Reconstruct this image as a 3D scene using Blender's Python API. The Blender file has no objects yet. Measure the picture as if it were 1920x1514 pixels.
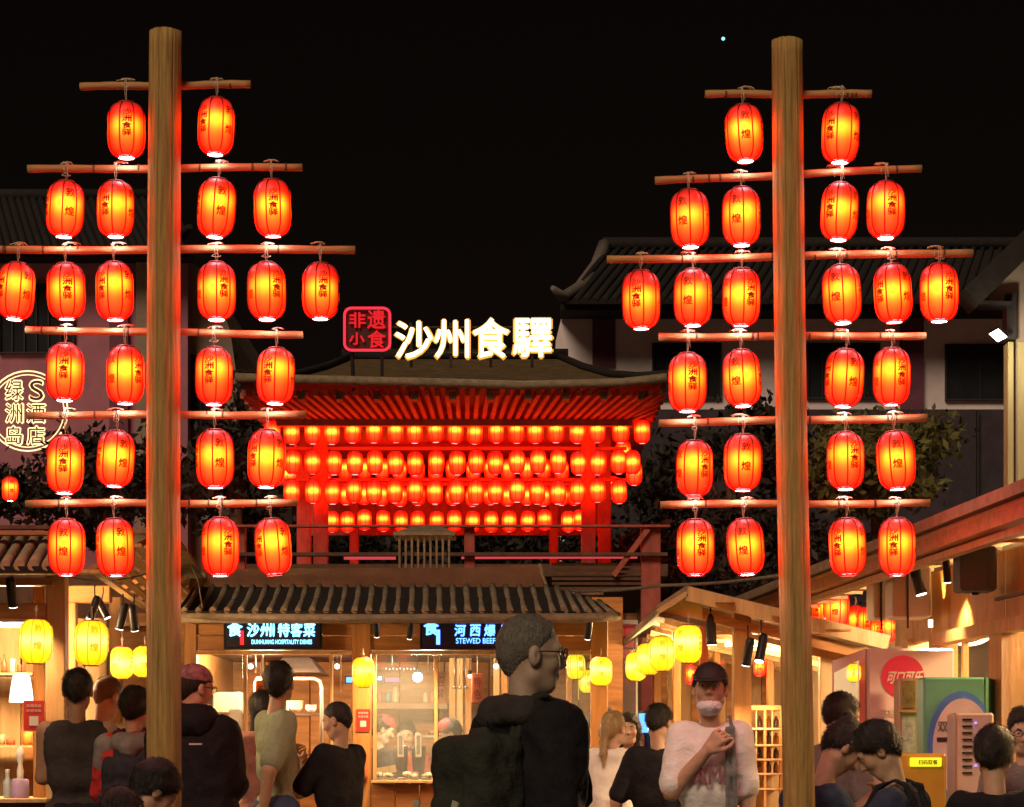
import bpy, math, random
import numpy as np
from mathutils import Vector, Matrix, Euler
R = math.radians
random.seed(7)
SC = bpy.context.scene
COL = SC.collection

# ------------------------------------------------------------------ camera, sky, light, exposure
FPX, HX, HY, EYE = 4500.0, 960.0, 1410.0, 1.3      # focal length in photo pixels, horizon row, eye height
cam_data = bpy.data.cameras.new('camera')
cam_data.sensor_width = 36.0
cam_data.lens = FPX / 1920.0 * 36.0
cam_data.shift_y = (HY - 757.0) / 1920.0
cam_data.clip_start = 0.1
cam_data.clip_end = 4000
cam = bpy.data.objects.new('camera', cam_data)
cam.location = (0, 0, EYE)
cam.rotation_euler = (R(90), 0, 0)
COL.objects.link(cam)
SC.camera = cam

world = bpy.data.worlds.new('World')
SC.world = world
world.use_nodes = True
wn = world.node_tree
wn.nodes.clear()
w_out = wn.nodes.new('ShaderNodeOutputWorld')
w_bg = wn.nodes.new('ShaderNodeBackground')
w_sky = wn.nodes.new('ShaderNodeTexSky')
w_sky.sky_type = 'NISHITA'
w_sky.sun_disc = False
w_sky.sun_elevation = R(24)
w_sky.sun_rotation = R(190)
w_mix = wn.nodes.new('ShaderNodeMix')
w_mix.data_type = 'RGBA'
w_mix.blend_type = 'MULTIPLY'
w_mix.inputs[0].default_value = 1.0
w_mix.inputs[7].default_value = (1.0, 0.42, 0.22, 1)      # town glow: warm, almost black
wn.links.new(w_sky.outputs[0], w_mix.inputs[6])
wn.links.new(w_mix.outputs[2], w_bg.inputs[0])
w_bg.inputs[1].default_value = 0.0011
wn.links.new(w_bg.outputs[0], w_out.inputs[0])

sun_d = bpy.data.lights.new('plaza_light', 'SUN')
sun_d.energy = 1.5
sun_d.angle = R(25)
sun_d.color = (1.0, 0.74, 0.50)
sun = bpy.data.objects.new('plaza_light', sun_d)
sun.rotation_euler = Euler((R(52), 0, R(-22)))
COL.objects.link(sun)

SC.view_settings.view_transform = 'Standard'
SC.view_settings.look = 'None'
SC.view_settings.gamma = 1
SC.view_settings.exposure = 0
SC.view_settings.use_curve_mapping = False
SC.render.engine = 'CYCLES'
SC.cycles.use_denoising = True
SC.cycles.max_bounces = 6
SC.cycles.diffuse_bounces = 3
SC.cycles.glossy_bounces = 3
SC.cycles.transmission_bounces = 4
SC.cycles.transparent_max_bounces = 12
SC.cycles.sample_clamp_indirect = 4
SC.cycles.use_light_tree = True

def S(px, py, Y):
    """point at depth Y that the photograph shows at (px, py)"""
    return Vector(((px - HX) * Y / FPX, Y, EYE - (py - HY) * Y / FPX))
def SX(px, Y): return (px - HX) * Y / FPX
def SZ(py, Y): return EYE - (py - HY) * Y / FPX

# ------------------------------------------------------------------ materials
MATS = {}
def _nt(name):
    m = bpy.data.materials.new(name)
    m.use_nodes = True
    nt = m.node_tree
    b = nt.nodes['Principled BSDF']
    return m, nt, b
def mat(name, c, rough=0.7, var=0.25, scale=8.0, stretch=(1, 1, 1), bump=0.15, metal=0.0, detail=6, spec=0.4, coat=0.0):
    if name in MATS: return MATS[name]
    m, nt, b = _nt(name)
    N, L = nt.nodes, nt.links
    b.inputs['Roughness'].default_value = rough
    b.inputs['Metallic'].default_value = metal
    b.inputs['Specular IOR Level'].default_value = spec
    b.inputs['Coat Weight'].default_value = coat
    tc = N.new('ShaderNodeTexCoord'); mp = N.new('ShaderNodeMapping')
    mp.inputs['Scale'].default_value = stretch
    oi = N.new('ShaderNodeObjectInfo'); ad = N.new('ShaderNodeVectorMath'); ad.operation = 'ADD'
    ml = N.new('ShaderNodeMath'); ml.operation = 'MULTIPLY'; ml.inputs[1].default_value = 37.0
    L.new(oi.outputs['Random'], ml.inputs[0])
    L.new(tc.outputs['Object'], ad.inputs[0]); L.new(ml.outputs[0], ad.inputs[1]); L.new(ad.outputs[0], mp.inputs[0])
    nz = N.new('ShaderNodeTexNoise'); nz.inputs['Scale'].default_value = scale; nz.inputs['Detail'].default_value = detail
    nz.inputs['Roughness'].default_value = 0.65
    L.new(mp.outputs[0], nz.inputs['Vector'])
    rp = N.new('ShaderNodeValToRGB')
    d = 1 - var; u = 1 + var
    rp.color_ramp.elements[0].position = 0.3; rp.color_ramp.elements[1].position = 0.72
    rp.color_ramp.elements[0].color = (c[0] * d, c[1] * d, c[2] * d, 1)
    rp.color_ramp.elements[1].color = (min(1, c[0] * u), min(1, c[1] * u), min(1, c[2] * u), 1)
    L.new(nz.outputs['Fac'], rp.inputs[0]); L.new(rp.outputs[0], b.inputs['Base Color'])
    if bump:
        bp = N.new('ShaderNodeBump'); bp.inputs['Strength'].default_value = bump; bp.inputs['Distance'].default_value = 0.02
        L.new(nz.outputs['Fac'], bp.inputs['Height']); L.new(bp.outputs[0], b.inputs['Normal'])
    MATS[name] = m
    return m
def emit(name, c, s):
    if name in MATS: return MATS[name]
    m, nt, b = _nt(name)
    q = 0.5 if c[1] > .3 else 0.12
    b.inputs['Base Color'].default_value = (q * c[0], q * c[1], q * c[2], 1)
    b.inputs['Emission Color'].default_value = (*c, 1)
    b.inputs['Emission Strength'].default_value = s
    MATS[name] = m
    return m
def glass(name, tint=(0.9, 0.95, 0.95), rough=0.03, mixf=0.88):
    if name in MATS: return MATS[name]
    m, nt, b = _nt(name)
    N, L = nt.nodes, nt.links
    b.inputs['Base Color'].default_value = (0.6, 0.65, 0.65, 1); b.inputs['Roughness'].default_value = rough
    b.inputs['Specular IOR Level'].default_value = 0.8
    tr = N.new('ShaderNodeBsdfTransparent'); tr.inputs[0].default_value = (*tint, 1)
    mx = N.new('ShaderNodeMixShader')
    nz = N.new('ShaderNodeTexNoise'); nz.inputs['Scale'].default_value = 3
    mr = N.new('ShaderNodeMapRange'); mr.inputs[3].default_value = mixf - 0.06; mr.inputs[4].default_value = mixf + 0.06
    L.new(nz.outputs['Fac'], mr.inputs[0]); L.new(mr.outputs[0], mx.inputs[0])
    L.new(b.outputs[0], mx.inputs[1]); L.new(tr.outputs[0], mx.inputs[2])
    L.new(mx.outputs[0], N['Material Output'].inputs[0])
    MATS[name] = m
    return m
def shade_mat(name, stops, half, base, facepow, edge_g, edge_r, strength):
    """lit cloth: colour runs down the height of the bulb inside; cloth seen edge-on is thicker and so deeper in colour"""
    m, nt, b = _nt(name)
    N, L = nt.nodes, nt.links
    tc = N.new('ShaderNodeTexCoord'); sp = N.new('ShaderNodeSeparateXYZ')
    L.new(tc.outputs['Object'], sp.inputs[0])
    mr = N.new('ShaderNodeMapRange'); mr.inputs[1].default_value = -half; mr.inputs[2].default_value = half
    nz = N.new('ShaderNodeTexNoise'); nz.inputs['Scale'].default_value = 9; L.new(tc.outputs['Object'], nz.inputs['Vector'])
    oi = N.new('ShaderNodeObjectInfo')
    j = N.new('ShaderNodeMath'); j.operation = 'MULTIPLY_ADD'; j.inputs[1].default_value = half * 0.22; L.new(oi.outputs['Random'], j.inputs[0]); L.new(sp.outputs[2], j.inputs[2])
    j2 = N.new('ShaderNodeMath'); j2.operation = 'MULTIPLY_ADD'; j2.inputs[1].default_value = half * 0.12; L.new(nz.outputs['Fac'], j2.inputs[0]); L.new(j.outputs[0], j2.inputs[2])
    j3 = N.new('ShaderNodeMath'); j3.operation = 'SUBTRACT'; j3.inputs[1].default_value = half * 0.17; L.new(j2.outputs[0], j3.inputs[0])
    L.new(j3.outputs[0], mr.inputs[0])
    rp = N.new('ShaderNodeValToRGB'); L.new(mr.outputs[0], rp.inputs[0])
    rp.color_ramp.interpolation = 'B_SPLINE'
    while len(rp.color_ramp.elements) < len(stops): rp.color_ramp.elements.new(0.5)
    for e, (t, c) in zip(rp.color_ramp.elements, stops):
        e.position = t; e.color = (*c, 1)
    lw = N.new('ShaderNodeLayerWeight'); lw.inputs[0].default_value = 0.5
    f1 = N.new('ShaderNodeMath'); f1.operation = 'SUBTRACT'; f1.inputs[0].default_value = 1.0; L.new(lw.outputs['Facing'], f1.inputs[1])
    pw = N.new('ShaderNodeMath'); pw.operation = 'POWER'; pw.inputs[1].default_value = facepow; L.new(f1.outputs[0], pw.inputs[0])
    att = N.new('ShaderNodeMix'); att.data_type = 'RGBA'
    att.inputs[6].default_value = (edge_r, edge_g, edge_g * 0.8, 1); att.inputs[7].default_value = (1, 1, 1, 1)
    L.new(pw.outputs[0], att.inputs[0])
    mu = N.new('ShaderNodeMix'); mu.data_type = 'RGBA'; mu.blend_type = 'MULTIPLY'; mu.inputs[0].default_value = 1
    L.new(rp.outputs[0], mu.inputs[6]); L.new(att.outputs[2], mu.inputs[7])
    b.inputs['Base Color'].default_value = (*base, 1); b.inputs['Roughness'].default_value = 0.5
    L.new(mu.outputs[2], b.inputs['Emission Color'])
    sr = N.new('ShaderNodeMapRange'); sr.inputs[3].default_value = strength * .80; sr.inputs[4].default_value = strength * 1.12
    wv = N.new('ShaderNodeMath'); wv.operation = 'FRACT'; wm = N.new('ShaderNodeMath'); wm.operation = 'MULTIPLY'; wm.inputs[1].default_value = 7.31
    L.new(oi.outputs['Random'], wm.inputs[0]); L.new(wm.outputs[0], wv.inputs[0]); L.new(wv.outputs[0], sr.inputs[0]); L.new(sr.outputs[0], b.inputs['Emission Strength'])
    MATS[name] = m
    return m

wood_pole = mat('pole_wood', (0.46, 0.28, 0.09), 0.85, 0.38, 12, (6, 6, 0.35), 0.5)
wood_bar = mat('bar_wood', (0.55, 0.29, 0.115), 0.6, 0.2, 12, (0.6, 5, 5), 0.25)
wood_beam = mat('beam_wood', (0.46, 0.20, 0.055), 0.55, 0.35, 5, (0.5, 4, 4), 0.3)
wood_post = mat('post_wood', (0.50, 0.23, 0.065), 0.55, 0.3, 5, (4, 4, 0.4), 0.3)
wood_dark = mat('dark_wood', (0.14, 0.065, 0.035), 0.6, 0.35, 5, (2, 2, 1), 0.3)
wood_pale = mat('pale_wood', (0.60, 0.38, 0.17), 0.6, 0.22, 5, (4, 4, 0.5), 0.25)
wood_pav = mat('pavilion_wood', (0.46, 0.10, 0.07), 0.6, 0.3, 5, (2, 2, 1), 0.25)
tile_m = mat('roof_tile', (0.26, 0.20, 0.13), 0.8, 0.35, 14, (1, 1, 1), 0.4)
tile_dark = mat('roof_tile_dark', (0.020, 0.015, 0.015), 0.85, 0.4, 10, (1, 1, 1), 0.4)
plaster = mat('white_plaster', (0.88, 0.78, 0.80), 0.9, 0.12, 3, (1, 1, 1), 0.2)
plaster_rose_lit = mat('rose_plaster', (0.42, 0.17, 0.235), 0.9, 0.16, 2, (1, 1, 1), 0.2)  # white plaster; the purple-rose light on it is put into the colour
dark_m = mat('dark_trim', (0.03, 0.024, 0.028), 0.6, 0.3, 4, (1, 1, 1), 0.1)
black_m = mat('black_metal', (0.025, 0.022, 0.022), 0.4, 0.3, 9, (1, 1, 1), 0.1, 0.3)
grey_m = mat('grey_metal', (0.30, 0.29, 0.28), 0.4, 0.2, 9, (1, 1, 1), 0.1, 0.6)
white_m = mat('white_enamel', (0.62, 0.58, 0.52), 0.4, 0.08, 6, (1, 1, 1), 0.05)
cord_m = mat('pale_cord', (0.72, 0.58, 0.42), 0.8, 0.2, 60)
white_cord = mat('white_cord', (0.8, 0.78, 0.75), 0.8, 0.1, 60)
ground_m = mat('paving', (0.14, 0.11, 0.09), 0.75, 0.3, 4)
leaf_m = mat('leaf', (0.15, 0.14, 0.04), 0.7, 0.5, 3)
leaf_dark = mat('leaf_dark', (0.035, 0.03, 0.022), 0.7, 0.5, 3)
red_m = mat('red_paint', (0.55, 0.035, 0.03), 0.5, 0.15, 8)
pane_m = glass('pane_glass')

# ------------------------------------------------------------------ mesh builder
class MB:
    def __init__(s): s.v = []; s.f = []; s.smooth = []
    def add(s, vs, fs, sm=False):
        o = len(s.v); s.v += [tuple(v) for v in vs]; s.f += [tuple(i + o for i in f) for f in fs]; s.smooth += [sm] * len(fs); return s
    def box(s, a, b):
        x0, y0, z0 = [min(a[i], b[i]) for i in range(3)]; x1, y1, z1 = [max(a[i], b[i]) for i in range(3)]
        return s.add([(x0, y0, z0), (x1, y0, z0), (x1, y1, z0), (x0, y1, z0), (x0, y0, z1), (x1, y0, z1), (x1, y1, z1), (x0, y1, z1)],
                     [(0, 3, 2, 1), (4, 5, 6, 7), (0, 1, 5, 4), (1, 2, 6, 5), (2, 3, 7, 6), (3, 0, 4, 7)])
    def bev(s, a, b, r=0.01):
        """box with chamfered edges"""
        x0, y0, z0 = [min(a[i], b[i]) for i in range(3)]; x1, y1, z1 = [max(a[i], b[i]) for i in range(3)]
        r = min(r, (x1 - x0) * .45, (y1 - y0) * .45, (z1 - z0) * .45)
        import bmesh
        bm = bmesh.new(); bmesh.ops.create_cube(bm, size=1)
        for v in bm.verts:
            v.co = Vector((x0 if v.co.x < 0 else x1, y0 if v.co.y < 0 else y1, z0 if v.co.z < 0 else z1))
        bmesh.ops.bevel(bm, geom=bm.edges[:], offset=r, segments=1, affect='EDGES')
        bm.verts.index_update()
        s.add([v.co[:] for v in bm.verts], [[v.index for v in f.verts] for f in bm.faces]); bm.free(); return s
    def bar(s, p, q, w, h, up=(0, 0, 1)):
        """rectangular bar from p to q, w across, h in the up direction"""
        p, q = Vector(p), Vector(q); d = (q - p).normalized(); u = Vector(up)
        sd = d.cross(u)
        if sd.length < 1e-4: sd = d.cross(Vector((1, 0, 0)))
        sd.normalize(); u = sd.cross(d).normalized()
        vs = []
        for c in (p, q):
            for i, j in ((-1, -1), (1, -1), (1, 1), (-1, 1)): vs.append(c + sd * (i * w / 2) + u * (j * h / 2))
        return s.add(vs, [(0, 3, 2, 1), (4, 5, 6, 7), (0, 1, 5, 4), (1, 2, 6, 5), (2, 3, 7, 6), (3, 0, 4, 7)])
    def prism(s, pts, y0, y1):
        """outline in (x, z), from depth y0 to y1"""
        n = len(pts)
        vs = [(x, y0, z) for x, z in pts] + [(x, y1, z) for x, z in pts]
        return s.add(vs, [tuple(range(n)), tuple(range(2 * n - 1, n - 1, -1))] + [(i, i + n, (i + 1) % n + n, (i + 1) % n) for i in range(n)])
    def hull8(s, q, depth_vec):
        """quad of 4 points extruded by a vector"""
        d = Vector(depth_vec); vs = [Vector(p) for p in q] + [Vector(p) + d for p in q]
        return s.add(vs, [(0, 1, 2, 3), (7, 6, 5, 4), (0, 4, 5, 1), (1, 5, 6, 2), (2, 6, 7, 3), (3, 7, 4, 0)])
    def tube(s, pts, r, n=8, caps=True):
        pts = [Vector(p) for p in pts]; rs = r if isinstance(r, (list, tuple)) else [r] * len(pts)
        vs = []; fs = []; prev = None
        for i, p in enumerate(pts):
            t = (pts[min(i + 1, len(pts) - 1)] - pts[max(i - 1, 0)]).normalized()
            if prev is None:
                a = Vector((0, 0, 1)) if abs(t.z) < 0.9 else Vector((1, 0, 0)); u = t.cross(a).normalized()
            else: u = (prev - t * prev.dot(t)).normalized()
            prev = u; w = t.cross(u)
            for k in range(n):
                a = 2 * math.pi * k / n; vs.append(p + (u * math.cos(a) + w * math.sin(a)) * rs[i])
        for i in range(len(pts) - 1):
            for k in range(n):
                a = i * n + k; b = i * n + (k + 1) % n; fs.append((a, b, b + n, a + n))
        s.add(vs, fs, True)
        if caps:
            o = len(s.v) - len(vs); m = len(vs)
            s.f += [tuple(o + k for k in range(n - 1, -1, -1)), tuple(o + m - n + k for k in range(n))]; s.smooth += [False, False]
        return s
    def lathe(s, prof, c=(0, 0, 0), n=24, scallop=0.0, lobes=8, caps=(False, False)):
        vs = []; fs = []
        for r, z in prof:
            for k in range(n):
                a = 2 * math.pi * k / n; rr = r
                if scallop: rr = r * (1 - scallop * (1 - abs(math.sin(a * lobes / 2)) ** 0.7))
                vs.append((c[0] + rr * math.cos(a), c[1] + rr * math.sin(a), c[2] + z))
        for i in range(len(prof) - 1):
            for k in range(n):
                a = i * n + k; b = i * n + (k + 1) % n; fs.append((a, b, b + n, a + n))
        o = len(s.v); s.add(vs, fs, True); m = len(vs)
        if caps[0]: s.f.append(tuple(o + k for k in range(n - 1, -1, -1))); s.smooth.append(False)
        if caps[1]: s.f.append(tuple(o + m - n + k for k in range(n))); s.smooth.append(False)
        return s
    def ball(s, c, r, n=12, m=8):
        rx, ry, rz = r if isinstance(r, (tuple, list)) else (r, r, r)
        vs = [(c[0], c[1], c[2] - rz)]; fs = []
        for i in range(1, m):
            t = math.pi * i / m - math.pi / 2
            for k in range(n):
                a = 2 * math.pi * k / n; vs.append((c[0] + rx * math.cos(t) * math.cos(a), c[1] + ry * math.cos(t) * math.sin(a), c[2] + rz * math.sin(t)))
        vs.append((c[0], c[1], c[2] + rz))
        for k in range(n): fs.append((0, 1 + (k + 1) % n, 1 + k)); fs.append((len(vs) - 1, len(vs) - 1 - n + k, len(vs) - 1 - n + (k + 1) % n))
        for i in range(m - 2):
            for k in range(n):
                a = 1 + i * n + k; b = 1 + i * n + (k + 1) % n; fs.append((a, b, b + n, a + n))
        return s.add(vs, fs, True)
    def mesh(s, name, m, off=(0, 0, 0)):
        me = bpy.data.meshes.new(name)
        ox, oy, oz = off
        me.from_pydata([(x - ox, y - oy, z - oz) for x, y, z in s.v], [], s.f)
        me.polygons.foreach_set('use_smooth', s.smooth)
        me.materials.append(m); me.update()
        return me
    def build(s, name, m, parent=None, label=None, kind=None):
        off = (0, 0, 0)
        if parent is not None:
            p = parent
            while p is not None: off = tuple(off[i] + p.location[i] for i in range(3)); p = p.parent
        else:
            xs = [v[0] for v in s.v]; ys = [v[1] for v in s.v]; zs = [v[2] for v in s.v]
            off = ((min(xs) + max(xs)) / 2, (min(ys) + max(ys)) / 2, min(zs))
        o = bpy.data.objects.new(name, s.mesh(name, m, off))
        COL.objects.link(o); o.parent = parent
        if parent is None: o.location = off
        if label: o['label'] = label
        if kind: o['kind'] = kind
        return o
def thing(name, label, cat, loc=(0, 0, 0), group=None, rz=0.0):
    o = bpy.data.objects.new(name, None); COL.objects.link(o)
    o.location = loc; o.rotation_euler = (0, 0, rz); o.empty_display_size = 0.1
    o['label'] = label; o['category'] = cat
    if group: o['group'] = group
    return o
def tag(o, label, cat, group=None):
    o['label'] = label; o['category'] = cat
    if group: o['group'] = group
    return o
def copy_tree(o, parent=None):
    c = o.copy(); COL.objects.link(c); c.parent = parent
    for ch in list(o.children): copy_tree(ch, c)
    return c
_tc = {}
def text_geo(body, bold=0.0, extrude=0.0, res=4):
    key = (body, bold, extrude, res)
    if key not in _tc:
        c = bpy.data.curves.new('lettering', 'FONT'); c.body = body; c.size = 1; c.offset = bold; c.extrude = extrude; c.resolution_u = res
        o = bpy.data.objects.new('lettering', c); COL.objects.link(o)
        m = o.evaluated_get(bpy.context.evaluated_depsgraph_get()).to_mesh()
        vs = [tuple(v.co) for v in m.vertices]; fs = [tuple(p.vertices) for p in m.polygons]
        o.evaluated_get(bpy.context.evaluated_depsgraph_get()).to_mesh_clear()
        bpy.data.objects.remove(o); bpy.data.curves.remove(c)
        _tc[key] = (vs, fs)
    return _tc[key]
def text_mb(mb, body, x0, z0, x1, z1, y, bold=0.0, th=0.004, fn=None, italic=0.0):
    """lettering that fills the rectangle (x0..x1, z0..z1), facing the viewer (-y), th thick"""
    vs, fs = text_geo(body, 0.0, 0.5 if th else 0.0)
    ax = min(v[0] for v in vs); bx = max(v[0] for v in vs); ay = min(v[1] for v in vs); by = max(v[1] for v in vs)
    n = max(1, len(body)); bx_, by_ = (bold * (x1 - x0) / n, bold * (z1 - z0)) if n > 1 else (bold * (x1 - x0), bold * (z1 - z0))
    for k, (ox, oz) in enumerate([(0, 0)] if not bold else [(-bx_, 0), (bx_, 0), (0, -by_), (0, by_)]):
        out = []
        for v in vs:
            u = (v[0] - ax) / (bx - ax); w = (v[1] - ay) / (by - ay)
            p = (x0 + (x1 - x0) * (u + italic * w) + ox, y - (v[2] * th if th else 0) - k * 0.0004, z0 + (z1 - z0) * w + oz)
            out.append(fn(p) if fn else p)
        mb.add(out, fs)
    return mb
# ------------------------------------------------------------------ lanterns
LH, LR = 0.118, 0.0775           # half height and radius of a big lantern
def lant_r(z, rr=LR, hh=LH):
    t = abs(z / hh)
    return rr * max(0.0, 1 - min(t, 0.999) ** 4.2) ** (1 / 2.5)
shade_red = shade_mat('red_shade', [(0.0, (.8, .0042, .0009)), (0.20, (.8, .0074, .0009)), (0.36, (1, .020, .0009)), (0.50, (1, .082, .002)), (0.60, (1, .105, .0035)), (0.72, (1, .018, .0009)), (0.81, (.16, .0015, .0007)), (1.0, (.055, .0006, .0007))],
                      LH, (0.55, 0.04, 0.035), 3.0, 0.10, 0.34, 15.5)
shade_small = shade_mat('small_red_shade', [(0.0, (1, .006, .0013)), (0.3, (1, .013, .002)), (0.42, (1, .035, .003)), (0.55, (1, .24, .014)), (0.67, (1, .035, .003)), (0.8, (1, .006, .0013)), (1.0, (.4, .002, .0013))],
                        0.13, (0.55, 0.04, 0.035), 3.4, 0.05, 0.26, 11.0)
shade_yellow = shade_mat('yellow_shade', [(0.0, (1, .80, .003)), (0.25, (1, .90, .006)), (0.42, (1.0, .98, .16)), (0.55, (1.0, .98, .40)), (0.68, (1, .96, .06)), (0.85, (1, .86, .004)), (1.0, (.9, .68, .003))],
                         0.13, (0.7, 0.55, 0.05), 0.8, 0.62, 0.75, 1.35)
rib_red = emit('rib_red', (1, .012, .006), 0.10)
rib_yellow = emit('rib_yellow', (1, .5, .01), 0.4)
ink_red = emit('lit_red_ink', (1, .05, .006), 0.22)
ink_yellow = emit('lit_brown_ink', (1, .62, .01), 0.8)
bulb_m = emit('bulb_light', (1.0, 0.86, 0.92), 32.0)
bulb_small = emit('small_bulb_light', (1.0, 0.45, 0.42), 2.0)
ring_m = mat('lantern_ring', (0.35, 0.04, 0.03), 0.5)

def lantern_parts(rr, hh, shade, rib_m, ink, n=32, rows=14, text=True, ribs=8, bulb=bulb_m, rib_r=0.0031):
    prof = []
    z0, z1 = -hh * 0.975, hh * 0.975
    for i in range(rows + 1):
        t = -math.cos(math.pi * i / rows); z = (z0 + z1) / 2 + (z1 - z0) / 2 * t
        prof.append((max(lant_r(z, rr, hh), rr * 0.40), z))
    parts = []
    parts.append(('shade', MB().lathe(prof, n=n, scallop=0.05, lobes=ribs), shade))
    rb = MB()
    for k in range(ribs):
        a = 2 * math.pi * k / ribs
        pts = [((max(lant_r(z, rr, hh), rr * .40) * 0.975 + rib_r * .6) * math.cos(a), (max(lant_r(z, rr, hh), rr * .40) * 0.975 + rib_r * .6) * math.sin(a), z) for r_, z in prof]
        rb.tube(pts, rib_r, 5)
    parts.append(('ribs', rb, rib_m))
    r0 = rr * 0.46
    parts.append(('bottom_ring', MB().lathe([(r0, -hh * .97), (r0 * 1.08, -hh * 1.0), (r0 * 1.05, -hh * 1.022), (r0 * 0.94, -hh * 1.02)], n=16), ring_m))
    parts.append(('bulb', MB().lathe([(0.0005, -hh * 1.000), (r0 * .5, -hh * .998), (r0 * .93, -hh * .992)], n=16), bulb))
    parts.append(('top_cap', MB().lathe([(r0, hh * .96), (r0 * 1.05, hh * 1.0), (r0 * .95, hh * 1.03), (0.001, hh * 1.035)], n=16), ring_m))
    if text:
        lt = MB()
        def wrap(ang):
            def fn(p):
                a = ang + p[0] / rr
                q = max(lant_r(p[2], rr, hh), rr * .4) * (1 - 0.05 * (1 - abs(math.sin(a * ribs / 2)) ** 0.7)) + 0.0032
                return (q * math.cos(a), q * math.sin(a), p[2])
            return fn
        k = rr / LR
        for i in range(4):
            ang = math.pi / 8 + i * math.pi / 2
            if i % 2 == 0:
                for c, zc in zip('沙洲食驿', (.062, .033, .003, -.027)):
                    w, h = (.0185, .0135)
                    text_mb(lt, c, -w * k, (zc - h) * k, w * k, (zc + h) * k, 0, 0.045, 0, wrap(ang))
            else:
                for c, zc in zip('敦煌', (.060, -.022)):
                    text_mb(lt, c, -.019 * k, (zc - .0185) * k, .019 * k, (zc + .0185) * k, 0, 0.03, 0, wrap(ang))
        parts.append(('lettering', lt, ink))
    return parts
MESHES = {}
def lantern_meshes(key, *a, **k):
    MESHES[key] = [(n, mb.mesh(n, m)) for n, mb, m in lantern_parts(*a, **k)]
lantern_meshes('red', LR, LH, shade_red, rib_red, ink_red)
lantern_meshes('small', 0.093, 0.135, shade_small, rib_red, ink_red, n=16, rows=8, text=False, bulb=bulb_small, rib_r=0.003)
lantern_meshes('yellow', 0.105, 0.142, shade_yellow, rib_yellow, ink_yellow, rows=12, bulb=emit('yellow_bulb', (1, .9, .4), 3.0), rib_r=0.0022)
rope_meshes = []
for v in range(6):
    rnd = random.Random(40 + v)
    mb = MB()
    # two strands from the cap up over the bar, and a loose curl
    for sx in (-1, 1):
        x1 = sx * rnd.uniform(.002, .007)
        mb.tube([(0.0, 0, 0), (x1 * .6, -.004, .012), (x1, -.012, .028), (x1 * .8, -.021, .045), (x1 * .6, -.012, .062), (x1, .012, .062)], .0014, 5)
    pts = []
    a0 = rnd.uniform(0, 6); rad = rnd.uniform(.007, .016)
    for i in range(12):
        a = a0 + i * 0.55
        pts.append((math.cos(a) * rad * (1 + .1 * i) + rnd.uniform(-.003, .003), -.019 - .004 * math.sin(i), .020 + .012 * (v % 3) + math.sin(a) * rad * .6))
    if v % 2 == 0: mb.tube(pts, .0012, 5)
    mb.tube([(.003, -.018, .05), (.006, -.022, .03), (.004 + rnd.uniform(-.01, .01), -.024, .012)], .0011, 5)
    rope_meshes.append(mb.mesh('hanging_cord', cord_m))
def lantern(key, pos, label, group, rz=0.0, scale=1.0, cord=True, tilt=0.0, cordz=1.0, rnd=random):
    t = thing({'red': 'red_lantern', 'small': 'small_red_lantern', 'yellow': 'yellow_lantern'}[key], label, 'lantern', pos, group)
    t.rotation_euler = (0, tilt, rz); t.scale = (scale * rnd.uniform(.975, 1.02), scale * rnd.uniform(.975, 1.02), scale * rnd.uniform(.98, 1.02))
    for n, me in MESHES[key]:
        o = bpy.data.objects.new(n, me); COL.objects.link(o); o.parent = t
        if n == 'lettering': o['kind'] = 'stuff'
    if cord:
        o = bpy.data.objects.new('hanging_cord', rnd.choice(rope_meshes)); COL.objects.link(o); o.parent = t
        hh = {'red': LH, 'small': .135, 'yellow': .142}[key]
        o.location = (0, 0, hh * 1.02); o.rotation_euler = (0, 0, -rz); o.scale = (1, 1, cordz)
    return t

# ------------------------------------------------------------------ the two lantern trees
YP = 10.0
ORD = ['first', 'second', 'third', 'fourth', 'fifth', 'sixth', 'seventh', 'eighth', 'ninth', 'tenth', 'eleventh', 'twelfth', 'thirteenth', 'fourteenth', 'fifteenth', 'sixteenth', 'seventeenth', 'eighteenth', 'nineteenth', 'twentieth']
BARNAME = ['topmost', 'second', 'third', 'fourth', 'fifth', 'lowest']
LEFT = dict(side='left', top=(311, 60), bot=(305.5, 1514), w=(60, 67), rows=[
    (((150, 163), (470, 159)), [(237, 245, 'a', 10), (405, 238, 'a', -38)]),
    (((52, 318), (567, 314)), [(122, 393, 'd', 25), (217, 393, 'a', -25), (406, 391, 'd', 22), (511, 391, 'a', 8)]),
    (((-40, 469), (666, 468)), [(30, 547, 'a', -42), (124, 547, 'a', 14), (215, 547, 'a', -35), (406, 547, 'a', 30), (500, 547, 'a', 38), (601, 547, 'a', 12)]),
    (((48, 619), (568, 628)), [(122, 699, 'a', 6), (235, 704, 'd', -38), (401, 706, 'a', -8), (517, 706, 'a', -20)]),
    (((52, 779), (573, 778)), [(122, 872, 'a', 4), (217, 861, 'd', 34), (403, 861, 'd', 22), (500, 861, 'a', -40)]),
    (((48, 944), (558, 944)), [(125, 1027, 'd', 0), (216, 1027, 'd', 28), (413, 1026, 'a', 32), (512, 1026, 'a', -45)])])
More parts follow.
